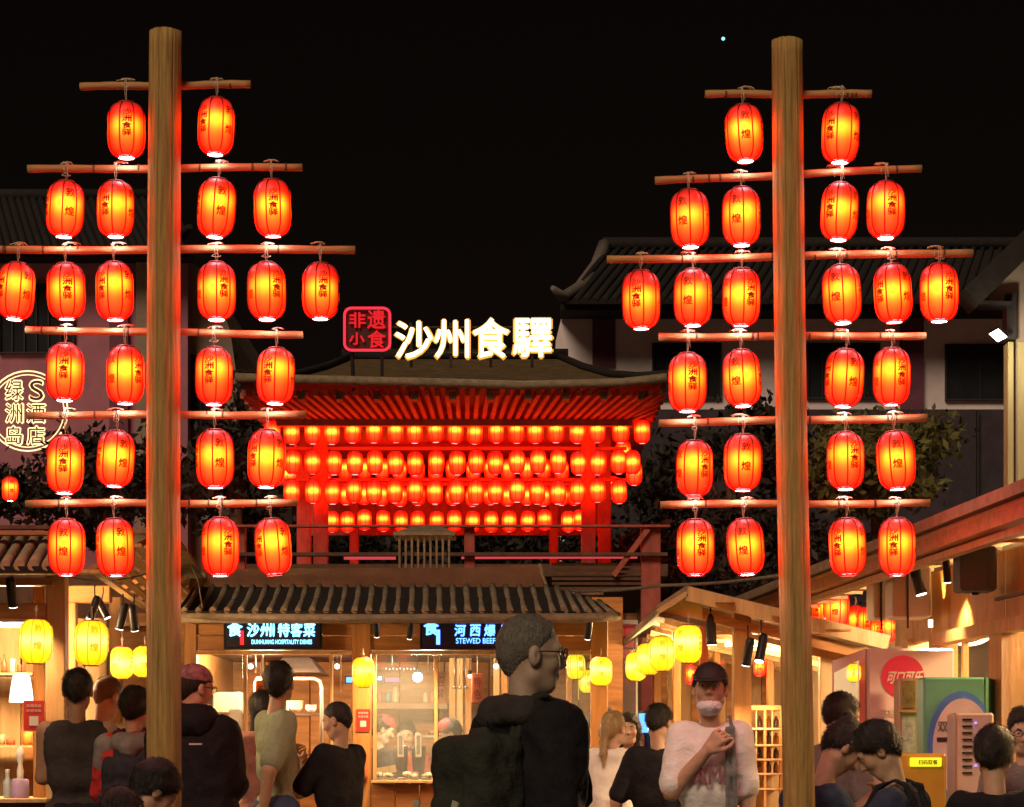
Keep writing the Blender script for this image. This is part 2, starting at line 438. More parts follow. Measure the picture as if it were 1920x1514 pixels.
RIGHT = dict(side='right', top=(1476, 77), bot=(1496, 1514), w=(58, 60), rows=[
    (((1322, 177), (1634, 177)), [(1395, 251, 'd', 0), (1576, 251, 'a', -40)]),
    (((1228, 340), (1728, 316)), [(1293, 411, 'd', -25), (1390, 407, 'd', -22), (1574, 398, 'a', -38), (1661, 395, 'a', 10)]),
    (((1138, 488), (1824, 474)), [(1202, 563, 'a', -18), (1299, 559, 'd', -20), (1390, 558, 'a', 26), (1578, 553, 'd', -26), (1674, 551, 'd', 38), (1761, 550, 'a', 22)]),
    (((1235, 632), (1736, 630)), [(1289, 718, 'a', 12), (1391, 710, 'd', -24), (1583, 710, 'd', 22), (1672, 707, 'a', 24)]),
    (((1235, 793), (1738, 784)), [(1302, 879, 'a', 30), (1393, 868, 'd', 4), (1585, 865, 'a', 22), (1680, 864, 'd', -4)]),
    (((1238, 946), (1744, 944)), [(1304, 1027, 'a', 15), (1398, 1026, 'd', -14), (1589, 1026, 'a', -42), (1682, 1026, 'a', -20)])])
def lantern_tree(T):
    rnd = random.Random(11 if T['side'] == 'left' else 23)
    top = S(*T['top'], YP); bot = S(*T['bot'], YP)
    k = (0 - top.z) / (bot.z - top.z); base = top + (bot - top) * k
    root = thing('lantern_pole', 'tall round timber pole with six crossbars, the %s of the pair' % T['side'], 'pole', (base.x, base.y, 0), 'timber poles hung with red lanterns')
    n = 110; m = 70; vs = []; fs = []
    for i in range(m + 1):
        t = i / m; c = base + (top - base) * t
        r = (T['w'][1] * (1 - t) + T['w'][0] * t) / 2 * YP / FPX
        c = c + Vector((0.006 * math.sin(t * 5 + 1) , 0, 0))
        for j in range(n):
            a = 2 * math.pi * j / n
            # drying cracks: narrow grooves running up the trunk
            g = 0
            for a0, d_, wd in ((-1.72, .011, .035), (-0.95, .006, .025), (-2.35, .005, .02), (0.9, .006, .03)):
                aa = a0 + .06 * math.sin(t * 4 + a0 * 3) + .012 * math.sin(t * 31)
                dd = (a - aa + math.pi) % (2 * math.pi) - math.pi
                g += d_ * math.exp(-(dd / .045) ** 2) * (0.4 + 0.6 * abs(math.sin(t * 3.3 + a0)))
            rr = r * (1 + .012 * math.sin(3 * a + 2 * t) + .008 * math.sin(7 * a + 9 * t)) - g
            vs.append((c.x + rr * math.cos(a), c.y + rr * math.sin(a), c.z + (.0015 * math.sin(3 * a) if i == m else 0)))
    for i in range(m):
        for j in range(n):
            a = i * n + j; b = i * n + (j + 1) % n; fs.append((a, b, b + n, a + n))
    fs.append(tuple(m * n + j for j in range(n)))
    MB().add(vs, fs, True).build('pole', wood_pole, root)
    for ri, (((ax, ay), (bx, by)), ls) in enumerate(T['rows']):
        Yb = YP + 0.072
        p, q = S(ax, ay, Yb), S(bx, by, Yb)
        mb = MB(); r = 7.2 * Yb / FPX
        pts = []; rs = []; N = 26; joints = [rnd.uniform(.05, .95) for _ in range(6)]
        for i in range(N + 1):
            t = i / N; pts.append(p + (q - p) * t + Vector((0, 0, .0025 * math.sin(t * 9 + ri)))); rs.append(r * (1 + .05 * math.sin(i * 1.7 + ri) - .04 * t * (1 if ri % 2 else -1)))
        mb.tube(pts, rs, 10)
        bar = mb.build('crossbar', wood_bar, root)
        jm = MB(); d = (q - p).normalized()
        for t in joints:
            c = p + (q - p) * t; jm.tube([c - d * .004, c + d * .004], r * 1.07, 10)
        jm.build('bar_joints', wood_dark, bar, kind='stuff')
        # white string tied in knots over the bar
        for li, (lx, ly, kind, ang) in enumerate(ls):
            pos = S(lx, ly, YP + .012)
            kindname = 'four' if kind == 'a' else 'two'
            A = {'a': 0, 'd': 90}[kind] + ang
            # first gore with the long name stands at +22.5 degrees; turn it to face the viewer (-y)
            rz = R(-90 + A - 22.5)
            frac = ORD[li]
            label = 'red lantern hanging %s from the left on the %s crossbar of the %s pole' % (frac, BARNAME[ri], T['side'])
            barz = (p + (q - p) * ((pos.x - p.x) / (q.x - p.x))).z
            gap = max(.02, barz - (pos.z + LH * 1.02))
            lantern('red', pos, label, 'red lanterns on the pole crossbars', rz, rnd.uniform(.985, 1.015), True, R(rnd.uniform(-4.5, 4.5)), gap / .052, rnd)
            # loose ends of cord tied on the bar above
            kb = MB(); kx = pos.x + rnd.uniform(-.012, .012)
            for s_ in range(3):
                a0 = rnd.uniform(0, 6); rad = rnd.uniform(.010, .022)
                kb.tube([(kx + math.cos(a0 + .8 * i) * rad * (1 + .12 * i), Yb - .004 + rnd.uniform(-.008, .008), barz + r + .002 + abs(math.sin(a0 + .8 * i)) * rad * .6) for i in range(9)], .0021, 5)
            kb.tube([(kx - .006, Yb - r * 1.1, barz - r), (kx - .005, Yb - r * 1.15, barz), (kx - .004, Yb, barz + r * 1.1), (kx, Yb + r * 1.1, barz), (kx, Yb, barz - r * 1.1)], .0018, 5)
            kb.build('string_knot', cord_m, bar, kind='stuff')
lantern_tree(LEFT)
lantern_tree(RIGHT)
# ------------------------------------------------------------------ ground
g = MB().add([(-400, -60, 0), (400, -60, 0), (400, 1500, 0), (-400, 1500, 0)], [(0, 1, 2, 3)]).build('ground', ground_m); g['kind'] = 'structure'

def fbox(mb, px0, py0, px1, py1, Y, th, r=0.0):
    """upright box whose front face stands at depth Y"""
    a = (SX(px0, Y), Y, SZ(py1, Y)); b = (SX(px1, Y), Y + th, SZ(py0, Y))
    return mb.bev(a, b, r) if r else mb.box(a, b)
def fpart(name, m, parent, px0, py0, px1, py1, Y, th, r=0.0, label=None, kind=None):
    return fbox(MB(), px0, py0, px1, py1, Y, th, r).build(name, m, parent, label, kind)
def to_ground(name, m, parent, px0, py0, px1, Y, th, r=0.006):
    a = (SX(px0, Y), Y, 0); b = (SX(px1, Y), Y + th, SZ(py0, Y))
    return MB().bev(a, b, r).build(name, m, parent)
def point(name, loc, w, color, r=0.03, parent=None):
    d = bpy.data.lights.new(name, 'POINT'); d.energy = w; d.color = color; d.shadow_soft_size = r
    o = bpy.data.objects.new(name, d); COL.objects.link(o); o.parent = parent
    if parent is not None: loc = Vector(loc) - parent.location
    o.location = loc; return o
def spotlight(px, py, Y, w, color, label, aim=(0, 0.35, -1), size=1.0, lens=None, power=True, group='black track spotlights under the eaves', angle=95):
    p = S(px, py, Y); t = thing('track_spotlight', label, 'spotlight', p, group)
    d = Vector(aim).normalized(); L = .10 * size; r = .033 * size
    MB().tube([p - d * L, p - d * L * .7, p + d * L * .8, p + d * L], [r * .7, r, r, r * 1.05], 14).build('housing', black_m, t)
    MB().tube([p + d * (L + .001), p + d * (L + .004)], r * .92, 14).build('lens', emit('spot_lens', (1, .93, .85), 6), t)
    MB().tube([p - d * L * .3 + Vector((0, 0, 0)), p + Vector((0, r * 1.2, L * 1.3)), p + Vector((0, r * 1.3, L * 1.9))], .006 * size, 6).build('bracket', black_m, t)
    if power:
        l = bpy.data.lights.new('spot_beam', 'SPOT'); l.energy = w; l.color = color; l.spot_size = R(angle); l.spot_blend = .8; l.shadow_soft_size = r
        o = bpy.data.objects.new('spot_beam', l); COL.objects.link(o); o.parent = t
        o.location = d * (L + .012); o.rotation_euler = d.to_track_quat('-Z', 'Y').to_euler()
    return t
WARM = (1.0, 0.60, 0.28)

# ------------------------------------------------------------------ foliage
def foliage(name, label, c, rad, n, m, seed, cat='tree', trunk=True, leaf=0.07, base_z=0.0):
    rnd = np.random.RandomState(seed)
    t = thing(name, label, cat, (c[0], c[1], base_z))
    nc = max(6, n // 260); cc = rnd.normal(size=(nc, 3)); cc /= np.linalg.norm(cc, axis=1)[:, None]; cc *= rnd.uniform(.25, 1.0, (nc, 1)) ** .5
    k = rnd.randint(0, nc, n); off = rnd.normal(size=(n, 3)) * rnd.uniform(.10, .26, (nc, 1))[k]
    P = (cc[k] + off) * np.array(rad) + np.array(c)
    u = rnd.normal(size=(n, 3)); u /= np.linalg.norm(u, axis=1)[:, None]
    v = np.cross(u, rnd.normal(size=(n, 3))); v /= np.linalg.norm(v, axis=1)[:, None]
    s = leaf * rnd.uniform(.5, 1.3, (n, 1))
    V = np.stack([P - u * s, P + v * s * .42, P + u * s, P - v * s * .42], 1).reshape(-1, 3)
    mb = MB(); mb.v = [tuple(q) for q in V]; mb.f = [(4 * i, 4 * i + 1, 4 * i + 2, 4 * i + 3) for i in range(n)]; mb.smooth = [False] * n
    mb.build('crown', m, t)
    if trunk:
        tb = MB(); tb.tube([(c[0], c[1], base_z), (c[0] + .1, c[1], base_z + (c[2] - base_z) * .5), (c[0], c[1], c[2])], [.16, .12, .07], 10)
        for i in range(min(nc, 9)):
            e = cc[i] * np.array(rad) * .8 + np.array(c); tb.tube([(c[0], c[1], c[2] - rad[2] * .6), tuple((np.array(c) + e) / 2 - np.array([0, 0, rad[2] * .1])), tuple(e)], [.06, .04, .015], 6)
        tb.build('trunk', wood_dark, t)
    return t

# ------------------------------------------------------------------ tiled roof helper
def tiled_roof(root, eave_l, eave_r, top_l, top_r, n, rad, m=tile_m, slab=True, name='roof_tile', hump=0.0):
    eave_l, eave_r, top_l, top_r = map(Vector, (eave_l, eave_r, top_l, top_r))
    if slab:
        MB().hull8([eave_l, eave_r, top_r, top_l], (0, 0.01, -.035)).build('roof_slab', tile_dark, root)
    for i in range(n):
        t = (i + .5) / n
        a = eave_l.lerp(eave_r, t); b = top_l.lerp(top_r, t)
        dz = Vector((0, 0, rad * .15)); mid = (a + b) / 2 - Vector((0, 0, hump))
        MB().tube([a + dz, a.lerp(mid, .5) + dz - Vector((0, 0, hump * .2)), mid + dz, mid.lerp(b, .5) + dz, b + dz], rad * (0.9 + .2 * random.random()), 8).build(name, m, root)

# ------------------------------------------------------------------ centre stall
YS = 16.0
st = thing('food_stall', 'long wooden food stall with tiled roof, glass front and two blue lit signboards', 'food stall', (SX(750, YS), YS, 0))
for a, b in ((345, 368), (660, 695), (1108, 1140)): to_ground('post', wood_post, st, a, 1160, b, YS, .14)
for (a, b) in ((368, 660), (695, 1108)):
    for (c, d, dy) in ((1161, 1191, .03), (1193, 1219, .022)): fpart('fascia_board', wood_beam, st, a, c, b, d, YS + dy, .05, .003)
    fpart('lintel', wood_pale, st, a, 1220, b, 1227, YS - .01, .10, .003)
    fpart('counter_top', wood_pale, st, a + 1, 1463, b - 1, 1469, YS - .12, .62, .004)
    # counter front: upright boards
    k = 9 if b - a > 350 else 6
    for i in range(k):
        x0, x1 = a + (b - a) * i / k, a + (b - a) * (i + 1) / k
        MB().bev((SX(x0 + .8, YS), YS, 0.02), (SX(x1 - .8, YS), YS + .04, SZ(1470, YS)), .003).build('counter_board', wood_beam, st)
for a in (456, 617): to_ground('mullion', wood_pale, st, a, 1228, a + 7, YS + .02, .04)
for a in (699, 814): fpart('mullion', wood_pale, st, a, 1228, a + 7, 1463, YS + .02, .04, .002)
for a, b in ((369, 455), (707, 813), (822, 1107)):
    fpart('window_pane', pane_m, st, a, 1228, b, 1462, YS + .035, .006)
# walls and ceiling inside
YI = 18.7
for i in range(10):
    fpart('back_board', wood_beam, st, 330 + i * 84, 1120, 330 + i * 84 + 82, 1540, YI, .04, .003)
MB().box((SX(345, YS), YS + .1, SZ(1222, YS) + .03), (SX(1140, YS), YI, SZ(1222, YS) + .06)).build('ceiling', wood_dark, st)
for px in (345, 1134): MB().box((SX(px, YS), YS + .15, 0), (SX(px + 4, YS), YI, 2.0)).build('side_wall', wood_beam, st)
MB().bev((SX(700, YS + .7) - .3, YS + .9, 0), (SX(1100, YS), YS + 1.5, .9), .01).build('work_bench', grey_m, st)
# roof
EZ, EY, TY = SZ(1146, 15.2), 15.2, 16.15
tz = SZ(1101, TY)
tiled_roof(st, (SX(332, EY), EY, EZ), (SX(1050, EY), EY, EZ), (SX(362, TY), TY, tz), (SX(1036, TY), TY, tz), 27, .022, hump=.02)
# hipped end: shorter rows that fan out
MB().hull8([(SX(1050, EY), EY, EZ), (SX(1160, EY + .2), EY + .25, EZ + .0), (SX(1140, EY + .5), EY + .6, EZ + .08), (SX(1036, TY), TY, tz)], (0, .01, -.035)).build('hip_slab', tile_dark, st)
for i in range(5):
    t = (i + .4) / 5
    a = Vector((SX(1050, EY), EY, EZ)).lerp(Vector((SX(1160, EY + .2), EY + .25, EZ)), t); b = Vector((SX(1036, TY), TY, tz)).lerp(Vector((SX(1136, EY + .5), EY + .6, EZ + .08)), t)
    MB().tube([a, (a + b) / 2 + Vector((0, 0, -.012)), b], .023, 8).build('roof_tile', tile_m, st)
MB().tube([(SX(326, EY), EY - .02, EZ - .045), (SX(700, EY), EY - .02, EZ - .05), (SX(1090, EY), EY - .02, EZ - .045), (SX(1150, EY), EY + .12, EZ - .03), (SX(1162, EY), EY + .4, EZ - .01)], .030, 8).build('eave_edge', tile_m, st)
fpart('eave_board', wood_dark, st, 338, 1150, 1120, 1161, 15.35, .62, .004)
rw = MB(); Yr = 16.5
rw.prism([(SX(352, Yr), SZ(1106, Yr)), (SX(1026, Yr), SZ(1106, Yr)), (SX(1016, Yr), SZ(1064, Yr)), (SX(1008, Yr), SZ(1058, Yr)), (SX(900, Yr), SZ(1064, Yr)), (SX(600, Yr), SZ(1066, Yr)), (SX(362, Yr), SZ(1068, Yr))], Yr, Yr + .3)
rw.build('ridge_wall', mat('clay', (0.17, 0.085, 0.045), 0.8, 0.3, 5, (1, 1, 1), .3), st)
MB().tube([S(1012, 1058, Yr - .02), S(1017, 1080, Yr - .02), S(1026, 1104, Yr - .03), S(1060, 1112, Yr - .1), S(1130, 1113, Yr - .3)], .014, 7).build('ridge_cap', tile_m, st)

# vent turret on the roof
tv = thing('vent_turret', 'small slatted vent turret with a hipped cap on the middle stall roof', 'vent', (SX(797, 17.1), 17.1, SZ(1066, 17.1)))
Yv = 17.0
c0, c1 = S(737, 998, Yv), S(853, 998, Yv); t0, t1 = S(780, 984, Yv + .15), S(822, 984, Yv + .15)
zc = SZ(1004, Yv)
MB().add([(c0.x, Yv, c0.z), (c1.x, Yv, c0.z), (c1.x, Yv + .45, c0.z), (c0.x, Yv + .45, c0.z), (t0.x, Yv + .2, t0.z), (t1.x, Yv + .2, t0.z), (c0.x, Yv, zc), (c1.x, Yv, zc), (c1.x, Yv + .45, zc), (c0.x, Yv + .45, zc)],
         [(0, 1, 5, 4), (1, 2, 5), (2, 3, 4, 5), (3, 0, 4), (6, 7, 1, 0), (7, 8, 2, 1), (8, 9, 3, 2), (9, 6, 0, 3), (9, 8, 7, 6)]).build('cap', tile_m, tv)
for i in range(9):
    px = 747 + i * 11.6; fpart('slat', tile_m, tv, px, 1005, px + 4, 1068, Yv + .03, .02)
for i in range(5):
    fpart('slat', tile_dark, tv, 750 + i * 22, 1005, 754 + i * 22, 1068, Yv + .36, .02)

# things in and on the stall
def fill_tube_lamp(px0, px1, py, Y, label, col, s, group='strip lamps under the stall roofs'):
    t = thing('strip_lamp', label, 'lamp', S((px0 + px1) / 2, py, Y), group)  # lamp with no source seen, added to brighten the stall interior
    a, b = S(px0, py, Y), S(px1, py, Y)
    MB().tube([a, b], .014, 8).build('tube', emit('strip_%d_%d' % (int(col[1] * 100), int(s)), col, s), t)
    MB().box(a + Vector((-.02, -.02, .016)), b + Vector((.02, .02, .035))).build('housing', white_m, t)
fill_tube_lamp(400, 640, 1212, 17.2, 'warm strip lamp inside the left bay of the middle stall', WARM, 70)
fill_tube_lamp(730, 1080, 1212, 17.2, 'warm strip lamp inside the right bay of the middle stall', WARM, 60)

def round_bulb(px, py, Y, r, label, w, col=(1, .9, .78)):
    t = thing('hanging_bulb', label, 'bulb', S(px, py, Y)); p = S(px, py, Y)
    MB().ball(p, r, 16, 10).build('globe', emit('globe_light', (1, .92, .86), 14), t)
    MB().tube([p + Vector((0, 0, r * .9)), p + Vector((0, 0, r + .03))], .014, 8).build('socket', black_m, t)
    MB().tube([p + Vector((0, 0, r + .03)), p + Vector((0, 0, .28))], .003, 5).build('cord', black_m, t)
round_bulb(783, 1270, 17.4, .036, 'round white bulb glowing behind the glass of the middle stall', 10)
round_bulb(881, 1268, 17.9, .013, 'tiny white bulb beside the red hanging board', 3)

def board(px0, py0, px1, py1, Y, m, label, glyph=None):
    t = thing('hanging_board', label, 'board', S((px0 + px1) / 2, py1, Y))
    fpart('panel', m, t, px0, py0, px1, py1, Y, .012, .003)
    a = S((px0 + px1) / 2, py0, Y); MB().tube([a + Vector((0, .006, 0)), a + Vector((0, .006, .14))], .002, 5).build('string', cord_m, t)
    if glyph:
        lt = MB(); n = len(glyph); hgt = (py1 - py0) * .8 / n; w = (px1 - px0) * .62
        for i, ch in enumerate(glyph):
            zc = py0 + (py1 - py0) * .1 + hgt * (i + .5); xc = (px0 + px1) / 2
            text_mb(lt, ch, SX(xc - w / 2, Y), SZ(zc + hgt * .42, Y), SX(xc + w / 2, Y), SZ(zc - hgt * .42, Y), Y - .003, .02, .003)
        lt.build('lettering', mat('ink_dark_red', (.25, .03, .01), .7), t, kind='stuff')
orange_m = mat('orange_board', (0.62, 0.20, 0.07), .5, .15, 6)
board(813, 1261, 836, 1318, 16.4, orange_m, 'orange price board hanging by the middle mullion', '招牌')
board(884, 1263, 906, 1318, 16.9, mat('rust_board', (.48, .12, .05), .5, .15, 6), 'darker orange board hanging left of the grey haired man', '特色')
board(479, 1277, 498, 1331, 16.6, orange_m, 'orange board hanging behind the black haired man in the green T-shirt', '美食')

# red notices on the posts (their printed code is left blank)
def notice(px0, py0, px1, py1, Y, label):
    t = thing('red_notice', label, 'notice', S((px0 + px1) / 2, py1, Y))
    fpart('sheet', red_m, t, px0, py0, px1, py1, Y, .004)
    cx, w, h = (px0 + px1) / 2, (px1 - px0), (py1 - py0)
    fpart('white_square', white_m, t, cx - w * .22, py0 + h * .52, cx + w * .22, py0 + h * .52 + w * .44, Y - .003, .003)
    lt = MB()
    for k in range(2): text_mb(lt, '欢迎光临', SX(cx - w * .36, Y), SZ(py0 + h * (.22 + .16 * k), Y), SX(cx + w * .36, Y), SZ(py0 + h * (.12 + .16 * k), Y), Y - .002, 0, .001)
    lt.build('lettering', white_m, t, kind='stuff')
notice(668, 1330, 694, 1372, YS - .01, 'red notice with a white square on the post under the yellow lantern')
notice(44, 1314, 83, 1371, 13.35, 'large red notice with a white square on the left stall post')

# signboards
cyan = emit('cyan_letters', (.22, .72, 1.0), 3.2); blue = emit('blue_letters', (.10, .30, 1.0), 4.0); redl = emit('red_led', (1, .02, .03), 1.6)
sign_black = mat('sign_black', (.012, .014, .03), .35, .2, 5)
def signboard(px0, py0, px1, py1, main, sub, label, m_main, tagm, cells):
    Y = 15.90
    t = thing('signboard', label, 'sign', S((px0 + px1) / 2, py1, Y), 'black lit signboards on the stall fascia')
    fpart('panel', sign_black, t, px0, py0, px1, py1, Y, .055, .006)
    fr = MB(); e = 1.5
    for (a, b, c, d) in ((px0 - e, py0 - e, px1 + e, py0), (px0 - e, py1, px1 + e, py1 + e), (px0 - e, py0, px0, py1), (px1, py0, px1 + e, py1)): fbox(fr, a, b, c, d, Y - .006, .066)
    fr.build('frame', black_m, t, kind='stuff')
    lt = MB()
    for ch, a, b in main: text_mb(lt, ch, SX(a, Y), SZ(cells[1], Y), SX(b, Y), SZ(cells[0], Y), Y - .004, .035, .006, None, .06)
    lt.build('lettering', m_main, t, kind='stuff')
    l2 = MB(); text_mb(l2, sub[0], SX(sub[1], Y), SZ(sub[4], Y), SX(sub[3], Y), SZ(sub[2], Y), Y - .004, .02, .004)
    l2.build('small_lettering', m_main, t, kind='stuff')
    em = MB(); x = px0 + 6
    text_mb(em, '食', SX(x, Y), SZ(py0 + 27, Y), SX(x + 27, Y), SZ(py0 + 1, Y), Y - .004, .04, .006)
    em.build('emblem', m_main, t, kind='stuff')
    fpart('emblem_tag', tagm, t, x + 23, py0 + 17, x + 30, py1 - 7, Y - .008, .007, .001)
signboard(421, 1166, 602, 1216, [('沙', 463, 485), ('州', 488, 508), ('·', 511, 515), ('特', 521, 542), ('客', 545, 566), ('菜', 569, 590)], ('DUNHUANG HOSPITALITY DISHES', 472, 1200, 585, 1208),
          'black signboard with cyan lettering on the left bay of the middle stall', cyan, redl, (1169, 1194))
signboard(789, 1164, 972, 1216, [('河', 852, 872), ('西', 881, 900), ('爆', 908, 928), ('肚', 938, 958)], ('STEWED BEEF TRIPE', 855, 1197, 962, 1207),
          'black signboard with deep blue lettering partly behind the grey haired man', blue, blue, (1172, 1193))

# ------------------------------------------------------------------ pavilion with the lantern curtains
YV = 26.0
pv = thing('pavilion', 'large open red-lit pavilion with a hipped tile roof above the stalls', 'pavilion', (SX(845, YV), 27, 0))
ze = SZ(714, 24)               # eave height
xl, xr = SX(441, 24), SX(1252, 24)
yb = 33.0
rl, rr_ = SX(655, 28), SX(1050, 28); zr = SZ(668, 28)
slab = MB()
for (a, b, c) in (((xl, 24), (xr, 24), None),): pass
E4 = [Vector((xl, 24, ze + .03)), Vector((-.85, 24.15, ze + .0)), Vector((.1, 24.2, ze - .02)), Vector((1.1, 24.15, ze + .0)), Vector((xr, 24, ze + .03)), Vector((xr, yb, ze + .1)), Vector((xl, yb, ze + .1))]
RA, RB = Vector((rl, 28.2, zr)), Vector((rr_, 28.2, zr))
RM1, RM2 = RA.lerp(RB, .3), RA.lerp(RB, .7)
# concave front slope in strips
def strip(p, q, n=4, sag=.10):
    out = []
    for i in range(n + 1):
        t = i / n; v = p.lerp(q, t); v.z -= sag * math.sin(math.pi * t); out.append(v)
    return out
tops = [RA, RM1, RA.lerp(RB, .5), RM2, RB]
cols = [strip(E4[i], tops[i]) for i in range(5)]
vs = [v for c in cols for v in c]; fs = []
for i in range(4):
    for j in range(4): a = i * 5 + j; fs.append((a, a + 5, a + 6, a + 1))
sl = strip(E4[6], RA); sr = strip(E4[5], RB)
o1 = len(vs); vs += sl; o2 = len(vs); vs += sr
for j in range(4): fs.append((o1 + j, j, j + 1, o1 + j + 1)); fs.append((20 + j, o2 + j, o2 + j + 1, 21 + j))
for j in range(4): fs.append((o2 + j, o1 + j, o1 + j + 1, o2 + j + 1))
MB().add(vs, fs, False).build('roof', mat('pavilion_tile', (.13, .085, .04), .8, .4, 7, (1, 1, 1), .4), pv)
MB().tube([v + Vector((0, -.02, .0)) for v in E4[:5]], .045, 8).build('eave_edge', tile_m, pv)
MB().tube([RA + Vector((-.1, 0, .05)), RB + Vector((.1, 0, .05))], .07, 8).build('ridge', tile_dark, pv)
for c in (cols[0], cols[4]): MB().tube([v + Vector((0, 0, .03)) for v in c], .045, 8).build('hip_ridge', tile_dark, pv)
# ceiling: boards above, rafters below, seen from underneath
xi0, xi1, yi = SX(520, YV), SX(1185, YV), 26.1
cz = SZ(772, yi) + .0
MB().add([(xl, 24, ze + .1), (-.85, 24.15, ze - .03), (.1, 24.2, ze - .05), (1.1, 24.15, ze - .03), (xr, 24, ze + .05), (xr, yb, ze + .05), (xl, yb, ze + .1)], [(0, 1, 2, 3, 4, 5, 6)]).build('soffit', wood_pav, pv)
for i in range(42):
    t = (i + .5) / 42
    x0 = xl + (xr - xl) * t; x1 = xi0 + (xi1 - xi0) * (t * .9 + .05)
    MB().bar((x0, 24.3, ze - .075), (x1, 26.6, ze - .12), .045, .06).build('rafter', wood_pav, pv)
for i in range(14):
    for sgn, xe, xin in ((-1, xl, xi0), (1, xr, xi1)):
        y = 24.6 + i * .42
        MB().bar((xe, y, ze - .06), (xin - sgn * .0, y * .72 + 27 * .28, ze - .11), .045, .06).build('rafter', wood_pav, pv)
for i in range(11):
    px = 500 + i * 70
    p = S(px, 731, 24.6); MB().box((p.x - .035, 24.25, ze - .15), (p.x + .035, 24.5, ze - .07)).build('bracket', wood_dark, pv)
fpart('lintel', wood_pav, pv, 505, 775, 1205, 797, 26.3, .14, .004)
MB().bar((xi0, 25.9, ze - .15), (xi1, 25.9, ze - .15), .1, .1).build('purlin', wood_pav, pv)
for a, b, Y in ((587, 614, 26.25), (1090, 1117, 26.25), (556, 582, 27.0), (1122, 1146, 27.0), (655, 672, 31), (1030, 1047, 31)):
    MB().bev((SX(a, Y), Y, 0), (SX(b, Y), Y + .15, ze - .1), .008).build('column', wood_pav, pv)
for (Y, py) in ((26.35, 838), (26.35, 897), (29.6, 905)):
    fpart('crossbeam', wood_pav, pv, 520, py, 1175, py + 6, Y, .05, .003)
for i in range(16):
    x0 = 560 + i * 36
    MB().box((SX(x0, 31.5), 31.5 + .01 * (i % 2), SZ(1004, 31.5)), (SX(x0 + 35.5, 31.5), 31.6, ze - .1)).build('rear_board', wood_pav, pv)
# deck and railing
dk = SZ(1066, 25)
MB().box((SX(440, 24), 23.4, dk - .2), (SX(1245, 24), 33, dk - .08)).build('deck', wood_dark, pv)
YR = 22.6
rl_ = thing('terrace_railing', 'dark timber railing across the terrace in front of the pavilion', 'railing', (SX(850, YR), YR, 0))
for py, h, a, b in ((984, 5, 440, 1257), (1036, 7, 440, 1252)): fpart('rail', wood_pav if py < 1000 else wood_dark, rl_, a, py, b, py + h, YR, .08, .004)
for a, b in ((440, 458), (870, 890), (1203, 1240)): MB().bev((SX(a, YR), YR + .08, 0), (SX(b, YR), YR + .2, SZ(986, YR)), .006).build('post', wood_pav, rl_)
MB().bar(S(1150, 1080, YR + .05), S(1215, 992, YR + .05), .05, .05).build('brace', wood_pav, rl_)
for i in range(6): fpart('balustrade_slat', wood_dark, rl_, 1035, 1056 + i * 9, 1203, 1061 + i * 9, YR + .1, .03)
hp = thing('pink_tube_light', 'long pink lit tube running behind the terrace railing', 'tube light', S(870, 1043, 23.5))
MB().tube([S(645, 1044, 23.5), S(742, 1044, 23.5)], .030, 8).build('tube', emit('pink_tube', (1, .10, .12), .6), hp)  # pipe, no lamp: the pink light on it is put into its glow
MB().tube([S(865, 1043, 23.5), S(1195, 1042, 23.5)], .030, 8).build('tube', emit('pink_tube', (1, .10, .12), .6), hp)
# the lantern curtains
rows_px = [(810, 26.0, [510, 547, 586, 623, 662, 701, 742, 777, 816, 853, 891, 930, 969, 1004, 1043, 1082, 1119, 1164, 1203]),
           (868, 26.0, [550, 587, 626, 665, 703, 742, 778, 817, 857, 894, 930, 970, 1008, 1047, 1084, 1121, 1161, 1186]),
           (922, 26.0, [546, 586, 624, 663, 701, 740, 778, 816, 855, 893, 930, 969, 1007, 1046, 1083, 1121, 1161]),
           (880, 29.4, [648, 683, 716, 750, 783, 817, 850, 887, 920, 953, 987, 1020, 1054]),
           (929, 29.4, [648, 683, 716, 750, 783, 817, 850, 887, 920, 953, 987, 1020, 1054, 1078]),
           (977, 29.4, [622, 651, 684, 718, 751, 783, 819, 852, 887, 921, 955, 989, 1022, 1065, 1087])]
names = ['top row of the front curtain', 'middle row of the front curtain', 'bottom row of the front curtain', 'top row of the rear curtain', 'middle row of the rear curtain', 'bottom row of the rear curtain']
rnd = random.Random(5)
for (py, Y, xs), nm in zip(rows_px, names):
    for i, px in enumerate(xs):
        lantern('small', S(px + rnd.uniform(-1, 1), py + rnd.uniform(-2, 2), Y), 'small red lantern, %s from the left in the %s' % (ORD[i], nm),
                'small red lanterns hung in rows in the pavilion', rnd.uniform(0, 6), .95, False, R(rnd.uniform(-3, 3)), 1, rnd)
for k, Y in enumerate((26.8, 27.5, 28.2, 28.9)):
    for s_, nm in ((-1, 'left'), (1, 'right')):
        lantern('small', (SX(862, 26) + s_ * (1.93 - .09 * k), Y, SZ(815, 26) - (0 if k % 2 else .33)), 'small red lantern, %s along the %s side of the pavilion' % (ORD[k], nm),
                'small red lanterns hung in rows in the pavilion', 0, .98, False)

